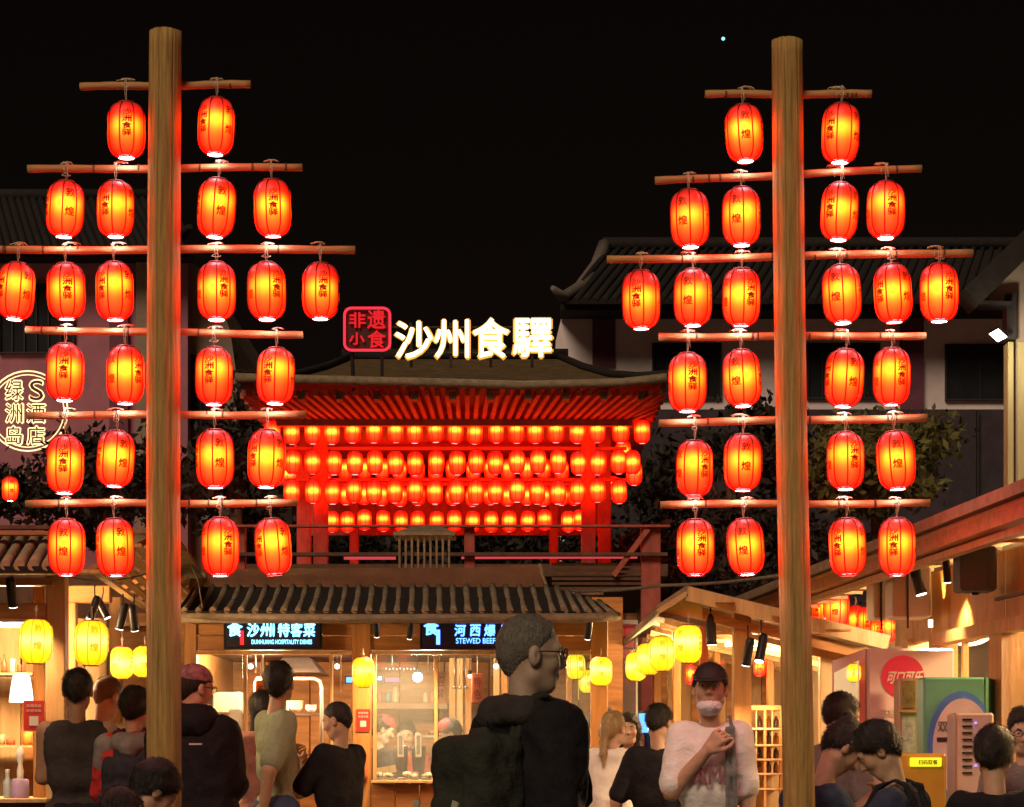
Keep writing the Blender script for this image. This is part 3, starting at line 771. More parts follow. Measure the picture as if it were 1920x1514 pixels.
# roof lettering sign
ls = thing('roof_sign', 'large glowing cream characters standing on the pavilion roof', 'sign', S(888, 668, 24.6))
Yl = 24.6
for ch, a, b, c, d in (('沙', 742, 810, 604, 671), ('州', 815, 878, 601, 670), ('食', 888, 953, 598, 670), ('驛', 963, 1034, 599, 668)):
    m_ = MB(); text_mb(m_, ch, SX(a, Yl), SZ(d, Yl), SX(b, Yl), SZ(c, Yl), Yl, .012, .05)
    m_.build('character', emit('cream_letters', (1.0, .86, .50), 2.6), ls)
    m_ = MB(); text_mb(m_, ch, SX(a - 2, Yl), SZ(d + 2, Yl), SX(b + 2, Yl), SZ(c - 2, Yl), Yl + .05, .035, .03)  # halo of the lit letters, added as a larger glowing copy behind
    m_.build('letter_rim', emit('gold_rim', (1.0, .50, .08), .55), ls, kind='stuff')
fr = MB(); 
for py in (612, 660): fbox(fr, 735, py, 1040, py + 3, Yl + .08, .03)
fr.build('support_rails', black_m, ls, kind='stuff')
for px in (770, 845, 920, 998): MB().bar(S(px, 606, Yl + .13), (SX(px, Yl), Yl + .13, ze + .25), .03, .03).build('support_leg', black_m, ls)
sl_ = thing('seal_sign', 'square red neon seal left of the cream characters on the pavilion roof', 'sign', S(688, 660, Yl))
neon = emit('red_neon', (1, .022, .05), 1.7); neon_d = emit('red_neon_dim', (1, .008, .02), .75)
def rrect(px0, py0, px1, py1, r, Y, n=6):
    out = []
    for (cx, cy, a0) in ((px1 - r, py0 + r, -90), (px1 - r, py1 - r, 0), (px0 + r, py1 - r, 90), (px0 + r, py0 + r, 180)):
        for i in range(n + 1):
            a = R(a0 + 90 * i / n); out.append(S(cx + r * math.cos(a), cy + r * math.sin(a), Y))
    out.append(out[0]); return out
MB().tube(rrect(646, 578, 731, 657, 13, Yl), .013, 8, False).build('border', neon, sl_)
fpart('back_panel', mat('seal_back', (.06, .006, .008), .5, .2, 5), sl_, 644, 576, 733, 659, Yl + .04, .04, .02)
for ch, a, b, c, d in (('非', 655, 685, 586, 614), ('遗', 689, 722, 582, 616), ('小', 655, 683, 624, 646), ('食', 690, 722, 620, 652)):
    m_ = MB(); text_mb(m_, ch, SX(a, Yl), SZ(d, Yl), SX(b, Yl), SZ(c, Yl), Yl + .01, .02, .02); m_.build('character', neon_d, sl_)
MB().bar(S(660, 660, Yl + .06), (SX(662, Yl), Yl + .1, ze), .03, .03).build('support_leg', black_m, sl_)
MB().bar(S(716, 660, Yl + .06), (SX(716, Yl), Yl + .1, ze), .03, .03).build('support_leg', black_m, sl_)
# ------------------------------------------------------------------ buildings behind
def win(bld, px0, py0, px1, py1, Y, bars=3, m=dark_m):
    w = fpart('window', mat('dark_glass', (.025, .028, .035), .15, .3, 3, (1, 1, 1), .02), bld, px0, py0, px1, py1, Y, .05)
    fr = MB(); e = 3
    for (a, b, c, d) in ((px0 - e, py0 - e, px1 + e, py0), (px0 - e, py1, px1 + e, py1 + e), (px0 - e, py0, px0, py1), (px1, py0, px1 + e, py1)): fbox(fr, a, b, c, d, Y - .06, .11)
    for i in range(1, bars):
        x = px0 + (px1 - px0) * i / bars; fbox(fr, x - 1.2, py0, x + 1.2, py1, Y - .04, .04)
    fr.build('frame', m, w)
    return w
# left
YB = 34.0
lb = thing('left_house', 'rose-lit plastered house with dark roof behind the left lantern pole', 'house', (SX(100, YB), YB, 0))
lb.name = 'plastered_house'
MB().box((SX(-500, YB), YB, 0), (SX(352, YB), YB + 9, SZ(478, YB))).build('wall', plaster_rose_lit, lb)
gw = MB(); gw.prism([(SX(352, YB), SZ(478, YB)), (SX(392, YB), SZ(520, YB)), (SX(425, YB), SZ(610, YB)), (SX(438, YB), SZ(700, YB)), (SX(440, YB), 0), (SX(352, YB), 0)], YB + .4, YB + 9)
gw.build('end_wall', mat('beige_plaster', (.34, .26, .20), .9, .15, 3, (1, 1, 1), .2), lb)
zt = SZ(374, YB + 3); zb = SZ(470, YB - .8)
tiled_roof(lb, (SX(-300, YB - .8), YB - .8, zb), (SX(352, YB - .8), YB - .8, zb), (SX(-300, YB + 3), YB + 3, zt), (SX(300, YB + 3), YB + 3, zt), 44, .05, tile_dark)
MB().tube([(SX(-300, YB + 3), YB + 3, zt + .06), (SX(308, YB + 3), YB + 3, zt + .06)], .10, 8).build('ridge', tile_dark, lb)
MB().tube([S(300, 380, YB + 3), S(345, 440, YB), S(356, 425, YB - .9)], [.10, .08, .04], 8).build('hip_ridge', tile_dark, lb)
fpart('eave_board', tile_dark, lb, -300, 468, 356, 482, YB - .5, .45)
win(lb, 0, 536, 136, 660, YB - .02, 6); win(lb, -150, 536, -20, 660, YB - .02, 6)
fpart('pillar', mat('plum_wood', (.16, .05, .085), .7, .2, 4), lb, 205, 500, 240, 1100, YB - .10, .1)
fpart('pillar', mat('beige_plaster', (.3, .25, .2)), lb, 255, 480, 282, 1100, YB - .12, .12)
win(lb, 352, 668, 400, 800, YB + .38, 2)
# circular hotel sign on the left wall
Yc = 32.6
cs = thing('round_sign', 'round outlined hotel sign with glowing gold characters at the left edge', 'sign', S(52, 846, Yc))
_ = emit('gold_letters', (1.0, .62, .22), 1.5); gold_o = emit('gold_outline', (1.0, .72, .34), 1.9)
for rad in (75, 68): MB().tube([S(52 + rad * math.cos(R(a)), 771 + rad * math.sin(R(a)), Yc) for a in range(0, 361, 10)], .011 if rad == 75 else .007, 6, False).build('ring', gold_o, cs)
inner = mat('sign_brown', (.16, .05, .02), .6)
for ch, a, b, c, d in (('绿', 10, 43, 713, 752), ('洲', 10, 43, 757, 793), ('岛', 11, 42, 799, 834), ('S', 55, 82, 713, 752), ('酒', 50, 85, 757, 793), ('店', 50, 84, 799, 834)):
    m_ = MB(); text_mb(m_, ch, SX(a, Yc), SZ(d, Yc), SX(b, Yc), SZ(c, Yc), Yc + .012, .055, .01); m_.build('character_outline', gold_o, cs, kind='stuff')
    m_ = MB(); text_mb(m_, ch, SX(a + 1, Yc), SZ(d - 1, Yc), SX(b - 1, Yc), SZ(c + 1, Yc), Yc - .002, .0, .01); m_.build('character', inner, cs, kind='stuff')
for px in (20, 84): MB().tube([S(px, 771, Yc + .02), (SX(px, Yc), YB, SZ(771, Yc))], .015, 6).build('bracket', black_m, cs)

# right: white walled house
YC = 38.0
rb = thing('white_house', 'white walled house with dark hipped roof and dark windows behind the right pole', 'house', (SX(1450, YC), YC, 0))
MB().prism([(SX(1042, YC), 0), (SX(1042, YC), SZ(640, YC)), (SX(1056, YC), SZ(582, YC)), (SX(2400, YC), SZ(582, YC)), (SX(2400, YC), 0)], YC, YC + 8).build('wall', plaster, rb)
zt = SZ(468, YC + 5); zb = SZ(566, YC - 1.2)
tiled_roof(rb, (SX(1052, YC - 1.2), YC - 1.2, zb), (SX(2300, YC - 1.2), YC - 1.2, zb), (SX(1136, YC + 5), YC + 5, zt), (SX(2300, YC + 5), YC + 5, zt), 70, .055, tile_dark)
MB().tube([(SX(1130, YC + 5), YC + 5, zt + .1), (SX(2300, YC + 5), YC + 5, zt + .1)], .12, 8).build('ridge', tile_dark, rb)
MB().tube([S(1134, 462, YC + 5), S(1118, 500, YC + 3.4), S(1088, 540, YC + .6), S(1056, 558, YC - 1.2), S(1036, 540, YC - 1.5)], [.14, .12, .11, .09, .04], 8).build('hip_ridge', mat('grey_tile', (.2, .17, .15), .8, .3, 8), rb)
fpart('eave_board', tile_dark, rb, 1052, 562, 2300, 582, YC - .8, .75)
fpart('shutter', mat('plum_wood', (.1, .05, .06)), rb, 1111, 592, 1154, 690, YC - .04, .04)
win(rb, 1226, 646, 1350, 745, YC - .02, 5); win(rb, 1516, 646, 1648, 745, YC - .02, 5); win(rb, 1776, 648, 1900, 748, YC - .02, 2)
fpart('pillar', mat('plum_wood', (.1, .05, .06)), rb, 1690, 582, 1732, 1000, YC - .14, .14)
fpart('lower_wall', mat('dark_purple_wall', (.055, .04, .055), .85, .3, 3), rb, 1060, 768, 2400, 1500, YC - .20, .2)
fpart('drain_pipe', dark_m, rb, 1832, 770, 1836, 1100, YC - .3, .1)

# far right: gable of a nearer house with a lit post and a flood lamp
YD = 22.0
gh = thing('gable_house', 'pale gable-ended house cut off by the right edge of the picture', 'house', (SX(2000, YD), YD, 0))
MB().prism([(SX(1832, YD), SZ(568, YD)), (SX(1920, YD), SZ(470, YD)), (SX(1990, YD), SZ(400, YD)), (SX(2100, YD), SZ(500, YD)), (SX(2100, YD), 0), (SX(1905, YD), 0), (SX(1905, YD), SZ(566, YD))], YD, YD + .25).build('wall', mat('warm_plaster', (.50, .38, .34), .9, .12, 3, (1, 1, 1), .2), gh)
MB().bar(S(1812, 566, YD - .15), S(1998, 384, YD - .15), .5, .20, (0, 0, 1)).build('verge', tile_dark, gh)
MB().bar(S(1820, 572, YD - .02), S(1890, 574, YD - .02), .3, .03).build('eave_board', dark_m, gh)
MB().box((SX(1888, YD - .1), YD - .1, SZ(640, YD)), (SX(1902, YD), YD + .1, SZ(554, YD))).build('post_cap', dark_m, gh)  # post split: dark unlit top, cream lit length below, light put into colour
yel = mat('cream_post', (.62, .50, .26), .7, .12, 5, (3, 3, .5))
to_ground('corner_post', yel, gh, 1890, 641, 1901, YD - .08, .2); to_ground('corner_post', yel, gh, 1908, 641, 1926, YD - .04, .2)
fl = thing('flood_lamp', 'bright white flood lamp on the post at the right edge', 'lamp', S(1873, 640, 21.6))
fp = S(1873, 629, 21.6)
MB().hull8([S(1856, 626, 21.6), S(1872, 640, 21.6), S(1888, 632, 21.6), S(1872, 617, 21.6)], (0, .03, .0)).build('lens', emit('flood_lens', (1, .97, .72), 12), fl)
MB().hull8([S(1854, 625, 21.64), S(1871, 642, 21.64), S(1890, 633, 21.64), S(1873, 614, 21.64)], (0.02, .08, .03)).build('housing', black_m, fl)
MB().tube([S(1884, 628, 21.7), S(1894, 626, 21.85)], .02, 6).build('arm', black_m, fl)
point('flood_light', S(1884, 650, 21.45), 14, (1, .92, .6), .05, fl)

# trees
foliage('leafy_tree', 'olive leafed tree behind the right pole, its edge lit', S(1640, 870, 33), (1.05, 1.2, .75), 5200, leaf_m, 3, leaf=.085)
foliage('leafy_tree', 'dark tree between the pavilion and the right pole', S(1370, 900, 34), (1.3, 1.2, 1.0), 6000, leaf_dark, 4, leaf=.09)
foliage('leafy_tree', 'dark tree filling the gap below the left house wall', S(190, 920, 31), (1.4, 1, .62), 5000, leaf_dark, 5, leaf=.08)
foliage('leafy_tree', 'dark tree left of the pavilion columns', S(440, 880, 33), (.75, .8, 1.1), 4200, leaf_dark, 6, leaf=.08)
foliage('hedge', 'dark hedge seen through the pavilion under the lanterns', S(860, 1050, 36), (3.4, 1.0, .75), 9000, leaf_dark, 8, 'hedge', False, .10, 0)
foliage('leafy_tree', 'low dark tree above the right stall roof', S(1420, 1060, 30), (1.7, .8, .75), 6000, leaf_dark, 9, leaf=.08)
MB().box((SX(-400, 44), 44, 0), (SX(2400, 44), 44.3, SZ(1000, 44))).build('garden_wall', mat('night_wall', (.05, .035, .03), .9, .3, 2)); bpy.data.objects['garden_wall']['kind'] = 'structure'

# small lamp high in the sky
sd = thing('sky_lamp', 'tiny teal light high in the dark sky left of the right pole', 'light', S(1356, 73, 60))
MB().ball(S(1356, 73, 60), .045, 10, 6).build('glow', emit('teal_light', (.25, .85, .8), 1.6), sd)
MB().box(S(1350, 72, 60.03), S(1362, 75, 60.06)).build('frame', black_m, sd)

# ------------------------------------------------------------------ left stall
YL = 13.5
lsx = thing('left_stall', 'timber stall at the left edge with tile eave, posts and warm interior', 'food stall', (SX(60, YL), YL, 0)); lsx.name = 'corner_stall'
to_ground('post', wood_pale, lsx, 86, 1078, 122, YL, .12); to_ground('post', wood_post, lsx, 62, 1100, 84, YL + .3, .1)
to_ground('post', wood_post, lsx, 204, 1120, 226, YL + 2.6, .1); to_ground('post', wood_post, lsx, 128, 1130, 142, YL + 1.5, .08)
fpart('beam', wood_beam, lsx, -60, 1131, 86, 1160, YL - .02, .12, .006)
fpart('beam', wood_beam, lsx, 102, 1098, 206, 1130, YL + 1.5, .1, .006)
fpart('beam', wood_pale, lsx, -60, 1068, 172, 1076, YL - .7, .1, .004)
fpart('beam', wood_beam, lsx, -60, 1083, 100, 1098, YL - .05, .1, .004)
fpart('lintel', wood_pale, lsx, -60, 1160, 86, 1166, YL - .03, .1, .002)
fpart('wall_board', wood_beam, lsx, 226, 1150, 300, 1220, YL + 3.0, .05); fpart('wall_board', wood_pale, lsx, 226, 1168, 300, 1174, YL + 2.96, .05)
fpart('wall_board', wood_beam, lsx, 226, 1222, 300, 1500, YL + 3.1, .05)
fpart('gable_board', wood_dark, lsx, -60, 985, 90, 992, YL - .3, .08); fpart('gable_board', wood_beam, lsx, -60, 996, 96, 1003, YL - .34, .08)
fpart('rear_wall', wood_dark, lsx, -200, 1078, 300, 1600, 18.9, .05)
# tile rows leaning right
ez = SZ(1062, YL - .9)
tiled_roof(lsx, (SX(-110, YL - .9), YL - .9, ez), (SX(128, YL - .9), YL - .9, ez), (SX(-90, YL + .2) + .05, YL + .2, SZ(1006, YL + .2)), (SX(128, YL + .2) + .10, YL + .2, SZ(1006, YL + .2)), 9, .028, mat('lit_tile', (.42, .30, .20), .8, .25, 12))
# eave running back on the right side, boards seen from below
a0, a1 = S(172, 1072, YL - .7), S(304, 1166, 18.4)
for i in range(5):
    o = Vector((.055 * i + .02, 0, .035 * i)); MB().bar(a0 + o, a1 + o, .045, .02).build('soffit_board', wood_pale, lsx)
for i in range(9):
    t = (i + .5) / 9; p = a0.lerp(a1, t); MB().bar(p + Vector((-.05, 0, .03)), p + Vector((.30, 0, .20)), .03, .03).build('rafter', wood_beam, lsx)
MB().bar(a0 + Vector((.3, 0, .22)), a1 + Vector((.3, 0, .22)), .25, .03).build('roof_edge', tile_m, lsx)
# interior
for i in range(7): fpart('back_board', wood_beam if i % 2 else wood_pale, lsx, -80 + i * 40, 1160, -42 + i * 40, 1600, YL + 1.9 + .01 * (i % 2), .04)
fpart('shelf', wood_pale, lsx, -60, 1262, 60, 1266, YL + 1.4, .4); fpart('shelf', wood_pale, lsx, -60, 1398, 60, 1402, YL + 1.4, .4)
fpart('counter_top', wood_pale, lsx, -60, 1499, 86, 1505, YL - .2, .9); fpart('counter_front', wood_dark, lsx, -60, 1506, 84, 1760, YL - .15, .08)
fill_tube_lamp(-60, 50, 1172, YL + .9, 'warm strip lamp inside the corner stall at the left edge', WARM, 14)
point('stall_light', S(20, 1190, YL + .9), 120, (1, .62, .3), .12, lsx)
wl = thing('white_lampshade', 'glowing white cone lampshade beside the left stall post', 'lamp', S(38, 1320, YL + .5))
MB().lathe([(.028, 0), (.05, -.02), (.062, -.09), (.072, -.17), (.070, -.172)], tuple(S(40, 1262, YL + .5)), 20).build('shade', emit('white_shade', (1, .88, .72), 1.9), wl)
MB().tube([S(40, 1262, YL + .5), S(40, 1170, YL + .5)], .004, 5).build('cord', black_m, wl)
# blender / jars on the counter
bl = thing('purple_mixer', 'white statue-like dispenser on a purple base on the left counter', 'dispenser', S(40, 1499, YL)); bl.name = 'dispenser'
c = tuple(S(38, 1499, YL + .1))
MB().lathe([(.05, 0), (.052, .05), (.048, .11), (.04, .115), (.0, .118)], c, 18).build('base', mat('lilac', (.45, .32, .55), .5), bl)
MB().lathe([(.018, .118), (.020, .16), (.012, .20), (.024, .235), (.026, .26), (.016, .29), (.0, .30)], c, 16).build('top', mat('cream_white', (.8, .76, .7), .5), bl)
jl = thing('jar', 'pale blue jar standing left of the dispenser on the left counter', 'jar', S(14, 1499, YL))
MB().lathe([(.022, 0), (.026, .06), (.024, .10), (.012, .12), (.012, .15)], tuple(S(14, 1499, YL + .2)), 14).build('body', mat('pale_blue', (.4, .5, .55), .3), jl)
MB().lathe([(.014, .15), (.014, .17), (0, .172)], tuple(S(14, 1499, YL + .2)), 12).build('lid', white_m, jl)
# distant blue sign between the posts
bs = thing('blue_sign', 'small slanted screen with blue glowing marks behind the left yellow lanterns', 'sign', S(116, 1216, 16.8))
MB().hull8([S(104, 1172, 16.9), S(104, 1216, 16.9), S(128, 1214, 16.5), S(128, 1184, 16.5)], (0, .04, 0)).build('panel', sign_black, bs)
m_ = MB(); text_mb(m_, '水吧', SX(106, 16.5), SZ(1198, 16.5), SX(127, 16.5), SZ(1184, 16.5), 16.46, .03, .003); m_.build('lettering', blue, bs, kind='stuff')
m_ = MB(); text_mb(m_, 'DRINKS', SX(106, 16.5), SZ(1212, 16.5), SX(127, 16.5), SZ(1206, 16.5), 16.46, .03, .003); m_.build('lettering', cyan, bs, kind='stuff')

# yellow lanterns
YLW = [(67, 1203, 62, 12.6, 'leftmost yellow lantern, in front of the left stall post', 18), (171, 1206, 63, 12.4, 'yellow lantern hanging above the man in the black vest', 20),
       (229, 1243, 44, 15.0, 'yellow lantern half hidden behind the post left of the left pole', -30), (270, 1241, 44, 15.4, 'yellow lantern partly hidden by the left pole', 10),
       (681, 1261, 42, 15.6, 'yellow lantern on the middle post of the middle stall', 40), (1127, 1259, 41, 15.5, 'yellow lantern right of the grey haired man, largest of its cluster', 0),
       (1080, 1250, 36, 16.4, 'yellow lantern touching the face of the grey haired man in the view', 30), (1102, 1278, 32, 18.0, 'small yellow lantern low in the cluster right of the grey haired man', 5),
       (1086, 1292, 30, 20.0, 'smallest yellow lantern at the bottom of the cluster by the grey haired man', 60), (1193, 1250, 40, 16.6, 'leftmost yellow lantern of the row under the gable', 0),
       (1216, 1236, 44, 15.6, 'second yellow lantern of the row under the gable', 15), (1241, 1226, 48, 14.9, 'third yellow lantern of the row under the gable', 0),
       (1290, 1208, 53, 13.8, 'biggest yellow lantern above the man in the cap', -36), (1252, 1282, 24, 21.0, 'tiny yellow lantern beyond the row under the gable', 0)]
for px, py, w, Y, lab, ang in YLW:
    lantern('yellow', S(px, py, Y), lab, 'yellow lanterns under the stall eaves', R(-90 + 67.5 + ang), (w / 2 * Y / FPX) / .105, True, R(random.uniform(-3, 3)), 1.3)
lantern('red', S(19, 917, 20), 'lone small red lantern at the left edge below the round sign', 'distant red lanterns', 0, (15 * 20 / FPX) / LR, True, 0, 1.0)
for px, py, w, Y, lab in ((1546, 1146, 46, 16.2, 'distant red lantern nearest the right pole above the stall roof'), (1568, 1142, 48, 15.8, 'distant red lantern, second from the right pole'),
                          (1604, 1165, 38, 16.4, 'distant red lantern in the middle of the row above the stall roof'), (1626, 1168, 38, 16.0, 'distant red lantern left of the last two in the row'),
                          (1648, 1180, 34, 15.7, 'distant red lantern second from the right end of the row'), (1664, 1180, 34, 15.4, 'distant red lantern at the right end of the row'),
                          (1352, 1228, 22, 19, 'small red lantern seen behind the stall post right of the man in the cap'), (1424, 1252, 22, 17.5, 'small red lantern under the lit spotlight'),
                          (1296, 1265, 24, 18, 'small red lantern glowing under the biggest yellow lantern')):
    lantern('red', S(px, py, Y), lab, 'distant red lanterns', random.uniform(0, 6), (w / 2 * Y / FPX) / LR, True, 0, 1.0)

# spotlights
spotlight(22, 1110, 13.2, 40, WARM, 'black spotlight hanging under the left eave at the picture edge', (0, .5, -1), 0.85)
spotlight(176, 1140, 14.2, 48, WARM, 'spotlight with white rim above the second yellow lantern', (-.3, -.2, -1), 0.74)
spotlight(192, 1140, 14.4, 32, WARM, 'bluish spotlight beside the white rimmed one on the left', (.5, .0, -1), 0.67)
spotlight(229, 1155, 14.6, 64, WARM, 'black spotlight left of the pair beside the left pole', (-.25, .2, -1), 0.81)
spotlight(250, 1158, 14.6, 64, WARM, 'black spotlight right of the pair beside the left pole', (.05, .4, -1), 0.81)
spotlight(1333, 1180, 14.3, 0, WARM, 'slim black spotlight above the man in the cap', (.06, .05, -1), 0.93, power=False)
spotlight(1403, 1222, 13.9, 80, WARM, 'dark spotlight left of the lit one by the right pole', (-.15, .3, -1), 0.81)
spotlight(1428, 1215, 13.8, 96, WARM, 'black spotlight with bright white lens left of the right pole', (-.22, -.35, -1), 0.85)
spotlight(770, 1182, 15.5, 72, WARM, 'small spotlight under the eave between the two signboards', (-.2, .7, -1), 0.59)
spotlight(1104, 1180, 15.4, 26, WARM, 'small spotlight at the right end of the middle stall eave', (-.1, .6, -1), 0.67)
spotlight(706, 1178, 15.5, 26, WARM, 'small spotlight just right of the middle post under the eave', (0, .6, -1), 0.59)

# ------------------------------------------------------------------ right stall (gabled) and what is under it
YG = 14.2
rs = thing('gabled_stall', 'timber stall with a low gabled roof left of and behind the right pole', 'food stall', (SX(1460, YG), YG, 0))
pk, lf, rt = S(1287, 1114, YG), S(1236, 1148, YG), S(1664, 1206, YG)
def slab_q(p, q, y0, y1, th, m, name):
    MB().hull8([(p.x, y0, p.z), (q.x, y0, q.z), (q.x, y1, q.z), (p.x, y1, p.z)], (0, 0, th)).build(name, m, rs)
slab_q(pk, rt, YG, 19.5, .05, tile_m, 'roof_slope'); slab_q(lf, pk, YG, 19.5, .05, tile_m, 'roof_slope')
MB().bar(pk + Vector((0, -.03, -.0)), rt + Vector((0, -.03, 0)), .05, .085).build('barge_board', wood_pale, rs)
MB().bar(pk + Vector((.02, .1, -.10)), rt + Vector((0, .1, -.10)), .05, .05).build('barge_board', wood_beam, rs)
MB().bar(lf + Vector((-.01, -.03, 0)), pk + Vector((0, -.03, 0)), .05, .03).build('barge_board', wood_pale, rs)
MB().add([(lf.x, YG + .06, lf.z - .01), (pk.x + .10, YG + .06, lf.z - .06), (pk.x + .1, YG + .06, pk.z - .03), (pk.x, YG + .06, pk.z - .02)], [(0, 1, 2, 3)]).build('gable_panel', mat('straw', (.75, .55, .18), .7, .25, 9), rs)  # gable end is lit yellow; that light is put into the panel colour
MB().bar((lf.x, YG + .03, lf.z - .01), (pk.x + .12, YG + .03, lf.z - .07), .04, .03).build('tie_beam', wood_dark, rs)
for px, py in ((1352, 1135), (1458, 1160), (1560, 1186)): MB().box(S(px - 9, py - 6, YG - .12), S(px + 9, py + 7, YG + .5)).build('purlin_end', wood_beam, rs)
for i in range(9):
    y = YG + .35 + i * .55
    MB().bar((pk.x, y, pk.z - .05), (rt.x, y, rt.z - .05), .04, .04).build('rafter', wood_pale, rs)
to_ground('post', wood_post, rs, 1376, 1150, 1409, YG + .1, .14); to_ground('post', wood_pale, rs, 1538, 1200, 1562, YG + .3, .1)
to_ground('post', mat('red_post', (.60, .12, .04), .6, .25, 5, (4, 4, .5)), rs, 1313, 1128, 1328, YG + .9, .1)
for a, b, Y in ((1262, 1277, 17.0), (1226, 1240, 19.0), (1340, 1352, 18.2), (1440, 1452, 17.4), (1162, 1176, 20.5), (1062, 1074, 17.6), (1086, 1097, 19.5)): to_ground('post', wood_post, rs, a, 1165, b, Y, .12)
MB().bar(S(1480, 1212, YG + .3), S(1592, 1236, YG + .3), .05, .05).build('bracket_arm', wood_post, rs)
for i in range(4): fpart('tie_beam', wood_pale, rs, 1330, 1185 + i * 14, 1470, 1190 + i * 14, YG + 1.2 + i * 1.0, .08)
for i in range(24): fpart('back_board', wood_pale if i % 3 else wood_beam, rs, 1230 + i * 22, 1160, 1251 + i * 22, 1600, 19.6 + .015 * (i % 2), .05)
point('stall_light', S(1440, 1215, 16.2), 200, (1, .62, .3), .15, rs)
fill_tube_lamp(1360, 1500, 1209, 16.6, 'warm strip lamp under the gabled stall roof', WARM, 12)
point('stall_light', S(1250, 1215, 17.4), 35, (1, .7, .3), .15, rs)

sh = thing('lattice_shelf', 'tall lattice shelf with lit compartments beside the right pole', 'shelf', (SX(1435, 14.9), 14.9, 0))
Yh = 14.9
for px in (1402, 1432, 1462): MB().bev((SX(px, Yh), Yh, 0), (SX(px + 5, Yh), Yh + .05, SZ(1324, Yh)), .003).build('upright', wood_post, sh)
fpart('crossbar', wood_post, sh, 1396, 1322, 1470, 1332, Yh - .02, .3, .004)
for py in (1365, 1396, 1423, 1450, 1478): fpart('crossbar', wood_pale, sh, 1402, py, 1467, py + 4, Yh - .005, .28, .003)
fpart('back_panel', wood_pale, sh, 1404, 1330, 1466, 1600, Yh + .30, .02)
for px in (1417, 1447): fpart('thin_bar', wood_pale, sh, px, 1332, px + 2, 1480, Yh + .01, .02)
k = 0
for py in (1365, 1396, 1423, 1450):
    for px in (1424, 1441, 1455):
        k += 1
        j = MB().lathe([(.016, 0), (.018, .03), (.016, .05), (.008, .06), (.008, .072), (0, .073)], tuple(S(px, py, Yh + .18)), 10)
        o = j.build('bottle', mat('bottle_dark', (.10, .05, .03), .2) if k % 2 else mat('bottle_amber', (.35, .12, .03), .2))
        tag(o, '%s bottle, %s across on the %s row of the lattice shelf' % ('dark' if k % 2 else 'amber', ORD[(k - 1) % 3], ORD[(k - 1) // 3]), 'bottle', 'bottles on the lattice shelf')
point('shelf_light', S(1435, 1345, 14.75), 7, (1, .6, .3), .05, sh)

# glass case of red lamps down the alley, and a blue screen
gc = thing('glass_kiosk', 'narrow glazed kiosk full of red lamps beyond the cluster of yellow lanterns', 'kiosk', (SX(1170, 19), 19, 0))
for px in (1148, 1192): MB().box((SX(px, 19), 19, 0), (SX(px + 4, 19), 19.05, SZ(1168, 19))).build('frame_post', white_m, gc)
fpart('header', white_m, gc, 1148, 1163, 1196, 1171, 18.98, .1); fpart('back_panel', mat('dark_red_cloth', (.28, .03, .03), .8, .4, 4), gc, 1150, 1171, 1194, 1500, 19.4, .03)
for i in range(6): MB().box(S(1156 + (i % 2) * 18, 1178 + (i // 2) * 20, 19.2), S(1170 + (i % 2) * 18, 1194 + (i // 2) * 20, 19.3)).build('red_lamp', emit('dim_red_lamp', (1, .06, .05), .55), gc)
fpart('pane', pane_m, gc, 1152, 1172, 1192, 1480, 19.02, .006)
bsn = thing('blue_screen', 'bright blue and white screen glowing between the people in the alley', 'screen', S(1215, 1375, 20))
fpart('panel', emit('screen_blue', (.12, .45, 1.0), 1.6), bsn, 1198, 1338, 1234, 1374, 20, .03); fpart('bright_strip', emit('screen_white', (.6, .85, 1.0), 2.2), bsn, 1214, 1342, 1228, 1370, 19.985, .01)
fpart('frame', black_m, bsn, 1194, 1334, 1238, 1378, 20.03, .04); MB().tube([S(1215, 1378, 20.05), (SX(1215, 20), 20.05, 0)], .03, 8).build('stand', black_m, bsn)
# alley end
for i in range(13): 
    o = fpart('alley_board', wood_beam if i % 2 else wood_dark, rs, 1020 + i * 22, 1150, 1041 + i * 22, 1560, 23 + .02 * (i % 2), .05)

# ------------------------------------------------------------------ right shop running towards the viewer
AX, BX = 3.054, -.064
def WY(px): return AX / ((px - HX) / FPX - BX)
def wall_pt(px, z=None, py=None, off=0.0):
    Y = WY(px); x = SX(px, Y) - off
    return Vector((x, Y, z if z is not None else SZ(py, Y)))
def wpart(name, m, parent, px0, px1, pts=None, z0=None, z1=None, py0=None, py1=None, th=.05, off=0.0):
    """panel on the shop wall between two picture columns"""
    a0 = wall_pt(px0, z0, py1, off); b0 = wall_pt(px1, z0, py1, off); a1 = wall_pt(px0, z1, py0, off); b1 = wall_pt(px1, z1, py0, off)
    return MB().hull8([a0, b0, b1, a1], (th, 0.0, 0)).build(name, m, parent)
zE = 2.25
shp = thing('corner_shop', 'ochre timber shop front running towards the viewer at the right edge', 'shop', (SX(1800, 12.2), 12.2, 0))
ochre = mat('ochre_board', (.60, .32, .09), .6, .25, 3, (2, 2, 1), .15)
N_ = 9
for i in range(N_):
    p0, p1 = 1678 + (1990 - 1678) * i / N_, 1678 + (1990 - 1678) * (i + 1) / N_ - 1
    wpart('wall_board', ochre, shp, p0, p1, z0=1.9, z1=zE, th=.06)
for a, b in ((1562, 1584), (1700, 1712), (1752, 1764), (1866, 1890)): wpart('post', wood_pale, shp, a, b, z0=0, z1=1.92, th=.12, off=.03)
wpart('dado', ochre, shp, 1764, 1866, z0=0, z1=.9, th=.05)
wpart('window_pane', glass('amber_pane', (.95, .85, .7), .05, .86), shp, 1765, 1866, z0=.9, z1=1.85, th=.006)
wpart('window_pane', glass('amber_pane'), shp, 1891, 1990, z0=.3, z1=1.85, th=.006)
for px in (1808,): wpart('glazing_bar', wood_pale, shp, px, px + 3, z0=.9, z1=1.85, th=.03, off=.015)
wpart('lintel', wood_pale, shp, 1764, 1990, z0=1.86, z1=1.92, th=.1, off=.05)
